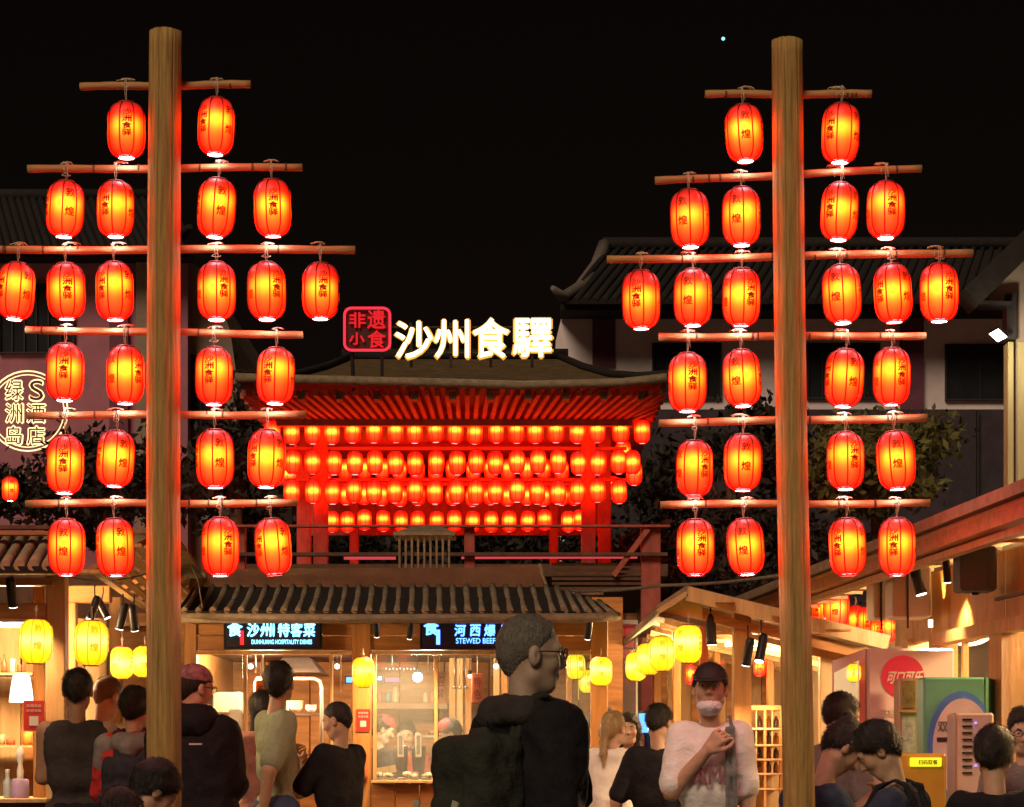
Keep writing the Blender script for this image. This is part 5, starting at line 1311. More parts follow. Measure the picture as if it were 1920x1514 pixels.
def blades(hm, n, L, back, lift, seed):
    """thin tapering locks rooted on the hair surface"""
    V, Q = hm; r = np.random.RandomState(seed)
    q = V[Q]; nn = np.cross(q[:, 2] - q[:, 0], q[:, 3] - q[:, 1]); nn /= (np.linalg.norm(nn, axis=1)[:, None] + 1e-12); c = q.mean(1)
    if ((c - c.mean(0)) * nn).sum() < 0: nn = -nn
    k = r.randint(0, len(Q), n); p = c[k]; m = nn[k]; r0 = k
    d = np.array([0, 0, -1.0]) * .9 + back * .5 + r.normal(size=(n, 3)) * .16 + .35 * np.stack([np.sin(c[r0] @ w_ * 40 + i_) for i_, w_ in enumerate(r.normal(size=(3, 3)))], 1)
    d -= m * (d * m).sum(1)[:, None]; d /= (np.linalg.norm(d, axis=1)[:, None] + 1e-9)
    l = L * r.uniform(.5, 1.3, (n, 1)); w = np.cross(d, m) * (.0009 + .0009 * r.rand(n, 1))
    a = p - m * .002; b = p + d * l * .5 + m * l * lift; e = p + d * l + m * l * lift * 1.3
    W = np.stack([a - w, a + w, b + w * .8, b - w * .8, e + w * .15, e - w * .15], 1).reshape(-1, 3)
    i = np.arange(n)[:, None] * 6
    return W, np.concatenate([i + np.array([0, 1, 2, 3]), i + np.array([3, 2, 4, 5])])
def skin(name, c):
    return mat('skin_' + name, c, .55, .10, 40, bump=.05, spec=.35)
SK = skin('a', (.50, .31, .20)); SKP = skin('b', (.58, .38, .27)); SKD = skin('c', (.36, .21, .13))
HAIRB = mat('hair_black', (.018, .014, .012), .5, .5, 90, (1, 1, .3), .5); HAIRG = mat('hair_grey', (.16, .145, .12), .6, .4, 120, (1, 1, .4), .5); HAIRF = mat('hair_blond', (.50, .36, .18), .5, .35, 70, (1, 1, .15), .5)
def cloth(name, c, var=.25, sc=16): return mat('cloth_' + name, c, .85, var, sc, bump=.7, spec=.2)
def nrm(v): v = np.array(v, float); return v / (np.linalg.norm(v) + 1e-9)

def hand_prims(w, d, n, sc=1.0, curl=.5, side=1, spread=1.0):
    """palm, four unequal fingers and a thumb, bones as tapering capsules; d along the hand, n out of the palm"""
    d = nrm(d); n = np.array(n, float); n = nrm(n - d * (n @ d)); s = np.cross(d, n) * side
    f = Field(); w = np.array(w, float)
    for o in (-.030, -.010, .010, .030): f.cap(w + d * .012 * sc + s * o * .5 * sc, w + d * .088 * sc + s * o * sc, .015 * sc, .0125 * sc, .012)
    for o, L, c in ((-.032, .060, 1.15), (-.011, .074, 1.05), (.010, .080, 1.0), (.031, .072, .9)):
        p = w + d * .088 * sc + s * o * sc; a = 0
        for q, ln in enumerate((.45, .32, .23)):
            a += curl * c * (.9, .9, .6)[q]
            v = d * math.cos(a) + n * math.sin(a) + s * o * 2.2 * spread; v = nrm(v)
            e = p + v * L * ln * sc; f.cap(p, e, (.0092 - .0008 * q) * sc, (.0085 - .0008 * q) * sc, .0035); p = e
    t0 = w + d * .025 * sc + s * .026 * sc; t1 = w + d * .062 * sc + s * .052 * sc + n * .014 * sc; t2 = t1 + nrm(d * .8 + s * .1 + n * .55 * (curl + .3)) * .032 * sc; t3 = t2 + nrm(d * .85 - s * .25 + n * .5) * .026 * sc
    f.cap(t0, t1, .015 * sc, .0115 * sc, .012); f.cap(t1, t2, .0108 * sc, .0095 * sc, .004); f.cap(t2, t3, .0095 * sc, .0078 * sc, .004)
    return f

def person(label, px, py_top, Y, H=None, heading=0, yaw=0, pitch=0, roll=0, hair='short', haircol=None, skinm=None, top=None, top_kind='tee', bottom=None, seated=False, lean=(0, 0), width=1.0,
           arms=None, step=.011, sleeve=None, group=None, face=False, extras=None, girth=1.0, cap=None, hood=False, mask=False, glasses=False, eye_open=True):
    """heading: direction faced, degrees counter-clockwise from straight away from the viewer; arms: [(elbow, hand, palm normal, curl)] left then right in body space (x right, y forward, z up)"""
    ztop = SZ(py_top, Y)
    if H is None: H = ztop if not seated else 1.72
    u = H / 1.75
    root = thing('person', label, 'person', (SX(px, Y), Y, 0), group, R(heading))
    skinm = skinm or SK; haircol = haircol or HAIRB
    # skeleton in body space
    hipz = .93 * u if not seated else .47
    lx, ly = lean
    P0 = np.array([0, 0, hipz]); sh_c = np.array([lx * .8, ly * .8, hipz + .50 * u * math.sqrt(max(.2, 1 - lx * lx - ly * ly))])
    # put the crown where the photograph has it
    off = ztop - (sh_c[2] + .333 * u)
    if seated: hipz += 0; sh_c[2] += off
    else: sh_c[2] += off
    nb = sh_c + np.array([lx * .05, ly * .1 - .01 * u, .045 * u])
    hc = sh_c + np.array([lx * .15, ly * .35 + .02 * u, .222 * u])
    SWd = .152 * u * width
    shl = [sh_c + np.array([-SWd, 0, 0]), sh_c + np.array([SWd, 0, 0])]
    # keep the head over the wanted picture column
    shift = np.array([-hc[0], -hc[1], 0]); 
    for v in (P0, sh_c, nb, hc, shl[0], shl[1]): v += shift
    if arms is None: arms = [((-.24, .0, -.28), (-.25, .05, -.52), (1, .2, 0), .4), ((.24, .0, -.28), (.25, .05, -.52), (-1, .2, 0), .4)]
    el = []; ha = []
    for i, (e, h, n, c) in enumerate(arms):
        el.append(sh_c + np.array(e) * u); ha.append(sh_c + np.array(h) * u)
    hs = u * .95
    E_ = Euler((R(pitch), R(roll), R(yaw))).to_matrix(); M = np.array(E_)          # head rotation: body space = M @ head space
    def hp(v): return hc + M @ (np.array(v, float) * hs)
    def torso(f, g, k=.05, loose=0.0):
        w = width * girth
        f.fcap(P0 + [-.075 * u * w, 0, .0], P0 + [.075 * u * w, 0, .0], .104 * u * girth + g + loose, .104 * u * girth + g + loose, k, 1.12)
        mid = P0 * .52 + sh_c * .48
        f.fcap(mid + [-.055 * u * w, 0, 0], mid + [.055 * u * w, 0, 0], .098 * u * girth + g + loose, .098 * u * girth + g + loose, .08, 1.18)
        ch = P0 * .22 + sh_c * .78
        f.fcap(ch + [-.075 * u * w, .0, 0], ch + [.075 * u * w, .0, 0], .097 * u * girth + g, .097 * u * girth + g, .06, 1.12)
        f.cap(shl[0] + [.012 * u, 0, -.020 * u], shl[1] + [-.012 * u, 0, -.020 * u], .052 * u + g * .9, .052 * u + g * .9, .045)
        f.cap(shl[0] * .5 + nb * .5 + [0, -.01 * u, -.016 * u], shl[1] * .5 + nb * .5 + [0, -.01 * u, -.016 * u], .038 * u + g * .7, .038 * u + g * .7, .045)
        return f
    def armf(f, i, g, ends=1.0, k=.03):
        a = shl[i]; e = el[i]; h = ha[i]
        if ends <= .5: q = a + (e - a) * (ends * 2); f.cap(a, q, .054 * u + g, .046 * u + g * 1.15, k); return f
        f.cap(a, e, .052 * u + g, .040 * u + g, k); t = (ends - .5) * 2; f.cap(e, e + (h - e) * t, .041 * u + g, .029 * u + g * .9, .02); return f
    kn = []; an = []
    for sgn in (-1, 1):
        hj = P0 + [sgn * .095 * u, 0, -.02 * u]
        if seated: k_ = hj + [sgn * .04, .42 * u, .0]; a_ = np.array([k_[0], k_[1] - .02, .08])
        else: k_ = np.array([hj[0] + sgn * .01, hj[1] + .03, hj[2] * .53]); a_ = np.array([hj[0] + sgn * .02, hj[1] + .0, .085])
        kn.append((hj, k_)); an.append(a_)
    def legs(f, g, k=.03):
        for (hj, k_), a_ in zip(kn, an): f.cap(hj, k_, .085 * u + g, .055 * u + g, .05); f.cap(k_, a_, .055 * u + g, .04 * u + g, k)
        return f
    # ---- skin body
    body = torso(Field(), 0)
    for i in (0, 1): armf(body, i, 0)
    legs(body, 0)
    for a_ in an: body.cap(a_ + [0, -.03, -.045], a_ + [0, .13, -.05], .035, .028, .03)
    def headf(f):
        f.cap(nb - [0, 0, .03 * u], hp((0, -.022, -.055)), .050 * hs, .047 * hs, .03)
        f.ell(hp((0, -.012, .028)), np.array((.075, .094, .088)) * hs, .03, M)
        f.ell(hp((0, .028, -.040)), np.array((.058, .062, .072)) * hs, .035, M)
        f.cap(hp((-.022, .052, -.096)), hp((.022, .052, -.096)), .018 * hs, .018 * hs, .03)
        f.cap(hp((-.045, .0, -.068)), hp((-.02, .045, -.098)), .02 * hs, .015 * hs, .03); f.cap(hp((.045, .0, -.068)), hp((.02, .045, -.098)), .02 * hs, .015 * hs, .03)
        f.cap(hp((0, .082, .008)), hp((0, .101, -.030)), .008 * hs, .0125 * hs, .012); f.cap(hp((-.012, .090, -.034)), hp((.012, .090, -.034)), .008 * hs, .008 * hs, .008)
        f.cap(hp((-.042, .070, .020)), hp((.042, .070, .020)), .013 * hs, .013 * hs, .02)
        f.cap(hp((-.020, .080, -.061)), hp((.020, .080, -.061)), .0075 * hs, .0075 * hs, .006); f.cap(hp((-.016, .079, -.072)), hp((.016, .079, -.072)), .0075 * hs, .0075 * hs, .006)
        for s_ in (-1, 1):
            f.ell(hp((s_ * .040, .056, -.028)), np.array((.022, .022, .024)) * hs, .02, M)
            f.cut(hp((s_ * .032, .098, .002)), np.array((.018, .018, .013)) * hs, .012, M)
            f.ell(hp((s_ * .080, -.008, -.012)), np.array((.011, .020, .033)) * hs, .008, M)
            f.cut(hp((s_ * .090, .002, -.008)), np.array((.006, .008, .016)) * hs, .006, M)
        return f
    head = headf(Field())
    parts = [mesh_field(body.ev, *body.bounds(), (.016, .016, .022))]
    lo, hi = head.bounds(); hstep = .0052 if face else .0075
    parts.append(mesh_field(head.ev, lo, hi, (hstep,) * 3))
    for i, (e, h, n, c) in enumerate(arms):
        d = ha[i] - el[i]
        hf = hand_prims(ha[i], d, n, u, c, side=(1 if i == 0 else -1))
        hf.cap(ha[i] - nrm(d) * .06 * u, ha[i] + nrm(d) * .02 * u, .030 * u, .024 * u, .012)
        lo, hi = hf.bounds(); parts.append(mesh_field(hf.ev, lo, hi, (.0045,) * 3))
    field_obj('body', parts, skinm, root)
    # ---- eyes
    if face:
        eb = MB()
        for s_ in (-1, 1): eb.ball(tuple(hp((s_ * .032, .0735, .002))), .0118 * hs, 12, 8)
        eb.build('eyes', mat('eye_white', (.6, .56, .5), .25, .05, 5), None).parent = root
    # ---- clothes
    g = {'tee': .012, 'vest': .010, 'jacket': .030, 'hoodie': .024, 'shirt': .014}[top_kind]
    tf = torso(Field(), g, .05, {'tee': .010, 'jacket': .012, 'hoodie': .01}.get(top_kind, 0))
    sl = sleeve if sleeve is not None else {'tee': .42, 'vest': .0, 'jacket': .97, 'hoodie': .95, 'shirt': .95}[top_kind]
    if sl > 0:
        for i in (0, 1): armf(tf, i, g + (.006 if sl < .5 else .002), sl)
    if top_kind in ('jacket', 'hoodie') or hood:
        tf.cap(nb + [-.045 * u, -.055 * u, -.01 * u], nb + [.045 * u, -.055 * u, -.01 * u], .045 * u, .045 * u, .03)
        for s_ in (-1, 1): tf.cap(nb + [s_ * .075 * u, -.035 * u, -.0], nb + [s_ * .05 * u, .045 * u, -.03 * u], .032 * u, .022 * u, .03)
    hem = P0[2] - .12 * u
    neck_r = .062 * u
    seed = abs(hash(label)) % 1000 if False else int(px * 7 + py_top) % 1000
    amp = {'jacket': .013, 'hoodie': .009, 'tee': .0065, 'vest': .004, 'shirt': .007}[top_kind]
    def tfev(P):
        Pw = P + .03 * np.stack([wob(P, seed + 11, 14), wob(P, seed + 12, 14), wob(P, seed + 13, 14)], -1)
        F = tf.ev(P) + amp * .6 * wob(P * np.array([1, 1, .6]), seed, 20) + amp * 1.5 * (np.abs(wob(Pw * np.array([1, 1, .8]), seed + 1, 38)) - .28) + amp * .5 * (np.abs(wob(Pw, seed + 2, 85)) - .25)
        # neck opening and hem
        q = P - (nb + np.array([0, .012 * u, .035 * u])); F = np.maximum(F, -(vlen(q / np.array([1.0, 1.05, .8])) - neck_r))
        F = np.maximum(F, hem - P[..., 2] + .006 * np.sin(P[..., 0] * 40))
        if top_kind == 'vest':
            for i in (0, 1): F = np.maximum(F, -(vlen(P - (shl[i] + np.array([(-1, 1)[i] * .035 * u, 0, -.02 * u]))) - .062 * u))
        return F
    lo, hi = tf.bounds(); stp = step
    lo = np.array([lo[0], lo[1], max(lo[2], hem)]); 
    top_obj = field_obj('jacket' if top_kind in ('jacket', 'hoodie') else ('vest' if top_kind == 'vest' else 'shirt'), [mesh_field(tfev, lo, hi, (stp, stp, stp))], top, root)
    lf_ = legs(Field(), .014); lf_.cap(P0 + [-.075 * u, 0, 0], P0 + [.075 * u, 0, 0], .106 * u * girth + .006, .106 * u * girth + .006, .04)
    lo, hi = lf_.bounds(); lo[2] = max(lo[2], .07)
    field_obj('trousers', [mesh_field(lf_.ev, lo, hi, (.02, .02, .03))], bottom or cloth('dark_trousers', (.03, .03, .04)), root)
    sb = MB()
    for a_ in an: sb.ball((a_[0], a_[1] + .05, .045), (.048, .14, .045), 10, 6)
    sb.build('shoes', black_m, None).parent = root
    # ---- hair
    hf = Field(); hi_hair = .010
    if hair in ('short', 'crop', 'bun', 'pony', 'long', 'messy', 'greycrop'):
        t = {'crop': .0045, 'greycrop': .0035, 'short': .010, 'messy': .015, 'bun': .012, 'pony': .008, 'long': .016}[hair] * hs
        hf.ell(hp((0, -.014, .030)), np.array((.077, .096, .090)) * hs + t, .02, M)
        hf.cap(hp((0, -.062, -.015)), hp((0, -.055, -.05)), .045 * hs + t * .5, .035 * hs + t * .5, .02)
        if hair == 'bun': hf.ell(hp((0, -.085, .105)), np.array((.038, .038, .034)) * hs, .012, M)
        if hair == 'pony':
            hf.cap(hp((0, -.10, .02)), hp((0, -.135, -.03)), .030 * hs, .034 * hs, .02); hf.cap(hp((0, -.135, -.03)), hp((0, -.13, -.20)), .034 * hs, .020 * hs, .02); hf.cap(hp((0, -.13, -.20)), hp((.01, -.12, -.30)), .020 * hs, .005 * hs, .02)
        if hair == 'long':
            for s_ in (-1, 1): hf.cap(hp((s_ * .070, -.01, .0)), hp((s_ * .075, .0, -.17)), .032 * hs, .026 * hs, .03)
            hf.cap(hp((0, -.07, .0)), hp((0, -.075, -.18)), .06 * hs, .05 * hs, .03)
        fr = {'crop': .060, 'greycrop': .064, 'short': .050, 'messy': .040, 'bun': .055, 'pony': .058, 'long': .050}[hair]
        def hev(P):
            L = (P - hc) @ M / hs
            am = {'messy': .004, 'short': .0025, 'bun': .003}.get(hair, .0012) * hs
            F = hf.ev(P) + am * wob(P, seed + 5, 95) + am * .6 * wob(P, seed + 6, 190)
            # hairline: from the forehead down past the ears to the nape
            pl = L[..., 2] - (fr + (L[..., 1] - .075) * (1.05 if hair not in ('long',) else 2.6)); pl = np.where(L[..., 1] < -.045, L[..., 2] + (.085 if hair not in ('long', 'pony') else .4), pl)
            if hair == 'long': pl = np.where(L[..., 1] < .045, 1.0, pl)
            F = F + (t + .006) * (1 - np.clip(pl / .035, 0, 1)) * .9
            return np.maximum(F, -pl * hs)
        lo, hi = hf.bounds(); st_ = .006 if face or Y < 9 else .0075
        hm = mesh_field(hev, lo - .01, hi + .01, (st_,) * 3)
        L_ = {'messy': .022, 'short': .018, 'bun': .024, 'pony': .03, 'long': .04, 'crop': .007, 'greycrop': .006}[hair] * hs
        back = M @ np.array([0, -1, 0])
        field_obj('hair', [hm, blades(hm, 2600 if hair in ('messy', 'pony', 'long') else 1900, L_, back, .22 if hair == 'messy' else (.15 if hair in ('pony', 'long') else .30), seed)], haircol, root)
    if cap is not None:
        cf = Field(); cf.ell(hp((0, -.010, .045)), np.array((.084, .103, .085)) * hs, .02, M)
        def cev(P):
            L = (P - hc) @ M / hs
            F = np.maximum(cf.ev(P), -(L[..., 2] - .036 + .12 * np.clip(-L[..., 1], 0, 1)) * hs)
            br = np.maximum(np.abs(L[..., 2] - .040 + .22 * np.clip(L[..., 1] - .06, 0, 1)) - .006, np.sqrt((L[..., 0] / .072) ** 2 + ((L[..., 1] - .055) / .115) ** 2) * .09 - .09)
            br = np.maximum(br, .02 - L[..., 1]) * hs
            return np.minimum(F, br) if cap[1] else F
        lo, hi = cf.bounds()
        field_obj('cap', [mesh_field(cev, lo - .02, hi + np.array([.02, .10, .01]) + np.abs(M @ np.array([0, .1, 0])), (.0065,) * 3)], cap[0], root)
    if mask:
        mf = Field(); mf.ell(hp((0, .030, -.094)), np.array((.063, .068, .046)) * hs, .02, M)
        def mev(P):
            L = (P - hc) @ M / hs
            F = mf.ev(P); F = np.maximum(F, -(mf.ev(P) + .006)); return np.maximum(np.maximum(F, -(L[..., 1] - .012) * hs), (L[..., 2] + .066 - .30 * np.abs(L[..., 0])) * hs)
        lo, hi = mf.bounds(); field_obj('face_mask', [mesh_field(mev, lo, hi, (.005,) * 3)], mat('mask_white', (.75, .76, .78), .7, .05, 40), root)
        lb_ = MB()
        for s_ in (-1, 1): lb_.tube([tuple(hp((s_ * .062, .05, -.07))), tuple(hp((s_ * .078, .02, -.03))), tuple(hp((s_ * .086, -.02, -.005)))], .0015 * hs, 5)
        lb_.build('ear_loops', white_m, None).parent = root
    if glasses:
        gb = MB()
        for s_ in (-1, 1):
            c = [hp((s_ * .033 + .024 * math.cos(a), .100, .004 + .018 * math.sin(a))) for a in np.linspace(0, 6.283, 15)]
            gb.tube([tuple(q) for q in c], .0022 * hs, 6, False); gb.tube([tuple(hp((s_ * .057, .097, .008))), tuple(hp((s_ * .083, .03, .006))), tuple(hp((s_ * .083, -.02, .0)))], .0022 * hs, 6)
        gb.tube([tuple(hp((-.010, .103, .008))), tuple(hp((.010, .103, .008)))], .0022 * hs, 6)
        o = gb.build('glasses', black_m, None); o.parent = root
    ctx = dict(root=root, hc=hc, hp=hp, nb=nb, sh=sh_c, shl=shl, el=el, ha=ha, P0=P0, u=u, M=M)
    if face:
        br = MB()
        for s_ in (-1, 1): br.tube([tuple(hp((s_ * .016, .090, .020))), tuple(hp((s_ * .034, .087, .026))), tuple(hp((s_ * .050, .075, .022)))], [.003 * hs, .0042 * hs, .002 * hs], 6)
        o = br.build('eyebrows', haircol if hair != 'none' else HAIRB, None); o.parent = root
        ir = MB()
        for s_ in (-1, 1): ir.ball(tuple(hp((s_ * .032, .0802, .002))), .0062 * hs, 10, 6)
        o = ir.build('irises', mat('iris_dark', (.03, .018, .01), .2), None); o.parent = root
        lp = MB(); lp.tube([tuple(hp((-.022, .0835, -.0665))), tuple(hp((0, .0885, -.0665))), tuple(hp((.022, .0835, -.0665)))], [.0012 * hs, .0022 * hs, .0012 * hs], 6)
        o = lp.build('lips', mat('lip', (.28, .10, .08), .5), None); o.parent = root
    if extras: extras(ctx)
    return ctx
def bpart(ctx, name, mb, m, label=None, kind=None):
    """part given in body space"""
    o = mb.build(name, m, None); o.parent = ctx['root']
    if label: o['label'] = label
    if kind: o['kind'] = kind
    return o
def body_to_world(ctx, v):
    a = ctx['root'].rotation_euler[2]; l = ctx['root'].location
    return Vector((l.x + v[0] * math.cos(a) - v[1] * math.sin(a), l.y + v[0] * math.sin(a) + v[1] * math.cos(a), v[2]))
def stool(ctx, label):
    r = ctx['root']; p = body_to_world(ctx, ctx['P0']); z = max(.2, ctx['P0'][2] - .135)
    t = thing('stool', label, 'stool', (p.x, p.y, 0), 'stools under the seated people')
    MB().bev((p.x - .16, p.y - .16, z - .04), (p.x + .16, p.y + .16, z), .01).build('seat', wood_post, t)
    for i in (-1, 1):
        for j in (-1, 1): MB().bar((p.x + i * .13, p.y + j * .13, 0), (p.x + i * .12, p.y + j * .12, z - .041), .03, .03, (0, 1, 0)).build('leg', wood_post, t)
# ------------------------------------------------------------------ the crowd
HANG = [((-.172, -.02, -.28), (-.19, .03, -.52), (1, .2, 0), .5), ((.172, -.02, -.28), (.19, .03, -.52), (-1, .2, 0), .5)]
FOLD = [((-.195, .05, -.26), (-.04, .22, -.24), (0, -1, 0), .4), ((.195, .05, -.26), (.04, .24, -.22), (0, -1, 0), .4)]
def arm_(l=None, r=None): return [l or HANG[0], r or HANG[1]]
blackc = cloth('black', (.014, .013, .016)); navy = cloth('navy', (.035, .045, .085)); char = cloth('charcoal', (.045, .04, .04)); white = cloth('white', (.80, .80, .76), .05); sage = cloth('sage', (.30, .34, .22), .08)
denim = cloth('denim', (.05, .065, .13)); cream = cloth('cream', (.62, .50, .30), .08); redc = cloth('red', (.45, .03, .03), .15); greyc = cloth('grey', (.20, .18, .17)); brownc = cloth('brown', (.22, .12, .09), .3)

# man in black vest
person('man seen from behind in a black sleeveless vest at the left stall', 146, 1256, 13.2, heading=4, yaw=-3, hair='short', top=char, top_kind='vest', arms=FOLD, width=1.12, bottom=blackc, skinm=SKD, step=.010)
person('short haired man with bowed head in a pale yellow shirt, beside the black vest', 203, 1271, 14.0, heading=-25, yaw=-15, pitch=-22, hair='crop', haircol=mat('hair_brown', (.16, .08, .04), .6, .3, 90), top=cream, top_kind='shirt', arms=FOLD, skinm=SKP, lean=(.08, .15))
def backpack(ctx, c, w=.15, h=.42, d=.10, strap=True, name='backpack', lab='dark backpack worn on the back', z=-.02):
    u = ctx['u']; s = ctx['sh']; f = Field(); b = s + np.array([0, -.175 * u, -.22 + z])
    f.box(b, (w, d, h * .5), .045, .02); f.box(b + [0, -d * .85, -h * .16], (w * .78, d * .42, h * .28), .03, .012)
    f.box(b + [0, -d * .55, h * .36], (w * .92, d * .62, .055), .035, .015)
    f.cap(b + [-.03, -.0, h * .5 + .01], b + [.03, -.0, h * .5 + .01], .011, .011, .01)
    for sg in (-1, 1):
        f.box(b + [sg * w * 1.0, -.01, -h * .24], (.022, d * .62, h * .2), .018, .012)
        f.box(b + [sg * w * .5, -d * 1.02, h * .02], (.011, .010, h * .36), .006, .004)
    if strap:
        for i, sg in ((0, -1), (1, 1)):
            p = ctx['shl'][i] * .55 + ctx['nb'] * .45; q0 = b + [sg * w * .5, d * .8, h * .42]
            pts = [q0, p + [0, -.055, .055 * u], p + [0, .0, .075 * u], p + [sg * .01, .065, .045], p + [sg * .02, .125, -.06], p + [sg * .035, .13, -.22], b + [sg * w * 1.0, d * .6, -h * .38]]
            for x, y in zip(pts[:-1], pts[1:]):
                for o in (-.014, .014): f.cap(x + [o, 0, 0], y + [o, 0, 0], .0105, .0105, .008)
    sd = int(abs(s[2]) * 1000)
    lo, hi = f.bounds(); o = field_obj(name, [mesh_field(lambda P: f.ev(P) + .006 * wob(P, sd, 30) + .009 * (np.abs(wob(P, sd + 3, 55)) - .3), lo, hi, (.008,) * 3)], c, ctx['root'], lab)
    return o
def ex_red(ctx):
    backpack(ctx, cloth('dark_pack', (.03, .03, .04)), w=.12, h=.36, d=.07)
    f = Field(); nb = ctx['nb']; f.cap(nb + [-.06, -.05, -.02], nb + [.06, -.05, -.02], .055, .055, .03); f.cap(nb + [0, -.09, -.05], nb + [0, -.10, -.12], .06, .03, .04)
    lo, hi = f.bounds(); field_obj('hood', [mesh_field(f.ev, lo, hi, (.011,) * 3)], greyc, ctx['root'], 'grey hood hanging on a red jacket')
    for i, sg in ((0, -1), (1, 1)):
        m = MB(); a, b = ctx['shl'][i], ctx['el'][i]; 
        f2 = Field(); f2.cap(a + [sg * .012, -.01, .0], a + (b - a) * .35 + [sg * .012, -.01, 0], .078, .074, .02)
        lo, hi = f2.bounds(); field_obj('shoulder_panel', [mesh_field(lambda P: f2.ev(P) + .005 * wob(P, 3, 40), lo, hi, (.012,) * 3)], greyc, ctx['root'], 'grey shoulder panel')
person('person in a red and grey jacket with a backpack, left of the left pole', 254, 1291, 12.9, heading=-8, yaw=-8, hair='messy', top=redc, top_kind='jacket', arms=FOLD, extras=ex_red, bottom=blackc, width=.92)
# black puffer jacket right of the left pole
def ex_puff(ctx):
    f = Field(); nb = ctx['nb']; f.cap(nb + [-.08, -.06, .01], nb + [.08, -.06, .01], .085, .085, .04); f.cap(nb + [-.07, .02, .02], nb + [.07, .02, .02], .06, .06, .04)
    lo, hi = f.bounds(); field_obj('hood', [mesh_field(lambda P: f.ev(P) + .008 * wob(P, 9, 45), lo, hi, (.011,) * 3)], blackc, ctx['root'])
    m = MB(); s = ctx['sh']; m.box((.10, ctx['sh'][1] - .217, s[2] - .064), (.17, ctx['sh'][1] - .212, s[2] - .056)); bpart(ctx, 'chest_mark', m, white_m, kind='stuff')
person('large person in a black hooded puffer jacket and patterned cap right of the left pole', 366, 1249, 11.9, heading=-22, yaw=-30, pitch=-8, hair='crop', cap=(mat('patterned_cloth', (.28, .13, .14), .8, .7, 38), False), top=blackc, top_kind='jacket', arms=FOLD, width=1.15, girth=1.22, extras=ex_puff, glasses=True, bottom=blackc, step=.011)
# man in the sage T-shirt, looking up, hand on hip
person('black haired man in a sage green T-shirt with one hand on his hip', 524, 1242, 13.7, heading=-62, yaw=48, pitch=14, hair='short', top=sage, top_kind='tee', width=.80, girth=.9, bottom=denim, skinm=SK,
       arms=[((-.17, .02, -.27), (-.15, .12, -.46), (1, .3, 0), .7), ((.20, -.12, -.25), (.14, -.13, -.45), (-1, .3, 0), .7)], face=False, step=.008)
person('woman with long black hair in a dusty pink coat left of the green T-shirt', 492, 1298, 14.4, heading=25, yaw=20, hair='long', top=mat('cloth_rose', (.40, .20, .16), .85, .35, 14, bump=.3), top_kind='jacket', arms=FOLD, width=.85, bottom=blackc)
def ex_phone(ctx):
    p = ctx['ha'][0] + np.array([.0, .10, .03])
    t = MB().bev((-.036, -.004, -.075), (.036, .004, .075), .004).build('phone', mat('phone_red', (.6, .04, .04), .4), None)
    w = body_to_world(ctx, p); t.location = w; tag(t, 'red phone held up by the heavy man in the black T-shirt', 'phone')
person('heavy man in a black T-shirt holding food up near his face', 632, 1318, 13.9, heading=52, yaw=18, pitch=-16, hair='crop', top=blackc, top_kind='tee', width=.95, girth=1.08, bottom=blackc, skinm=SK,
       arms=[((-.24, .12, -.24), (-.08, .30, -.04), (0, -1, 0), .8), ((.23, .12, -.26), (.10, .30, -.10), (0, -1, 0), .8)], extras=ex_phone, face=True)
# grey haired man in the foreground, turned to the right, with backpack
def ex_grey(ctx):
    backpack(ctx, cloth('pack_olive', (.035, .037, .030)), w=.125, h=.44, d=.085, z=-.02)
    s = ctx['sh']
    refl = mat('reflective_band', (.42, .43, .33), .5, .15, 60)
    for x0, x1 in ((-.085, -.12), (.095, .02)):
        m = MB(); pts = [(x0 + (x1 - x0) * k / 8, s[1] - .175 * ctx['u'] - .150 - .006 * math.sin(k * .8), s[2] - .20 - .30 * k / 8) for k in range(9)]
        for a, b in zip(pts[:-1], pts[1:]): m.bar(a, b, .026, .006, (0, -1, 0))
        bpart(ctx, 'reflective_band', m, refl)
    f = Field(); nb = ctx['nb']; f.cap(nb + [-.07, -.05, .0], nb + [.07, -.05, .0], .052, .052, .03); f.cap(nb + [-.075, .0, -.01], nb + [-.05, .07, -.02], .04, .03, .03); f.cap(nb + [.075, .0, -.01], nb + [.05, .07, -.02], .04, .03, .03)
    lo, hi = f.bounds(); field_obj('collar', [mesh_field(lambda P: f.ev(P) + .006 * wob(P, 4, 60), lo, hi, (.008,) * 3)], char, ctx['root'])
person('grey haired man with glasses and a dark backpack in the foreground, facing right', 997, 1155, 6.8, heading=-52, yaw=-26, pitch=-3, hair='greycrop', haircol=HAIRG, top=blackc, top_kind='jacket', arms=HANG, extras=ex_grey, glasses=True, face=True, skinm=mat('skin_d', (.44, .32, .24), .55, .1, 40, bump=.05), width=.92, step=.008, bottom=blackc)
# cooks behind the glass
redcap = mat('red_headscarf', (.50, .03, .04), .8, .25, 30)
person('cook in a dark apron and red cap behind the glass of the middle stall', 718, 1342, 17.3, heading=-70, yaw=-10, pitch=-20, hair='short', cap=(redcap, False), top=char, top_kind='tee', arms=FOLD, width=.95)
person('cook facing the counter between two dispensers behind the glass', 762, 1354, 17.9, heading=178, yaw=0, pitch=-12, hair='short', top=cloth('rust', (.35, .08, .05)), top_kind='tee', arms=FOLD, face=True, width=.9)
person('cook in a red headscarf bending over the counter left of the backpack', 842, 1350, 16.9, heading=115, yaw=-20, pitch=-25, hair='short', cap=(redcap, False), top=blackc, top_kind='shirt', arms=FOLD, width=.9, skinm=SKP, face=True)
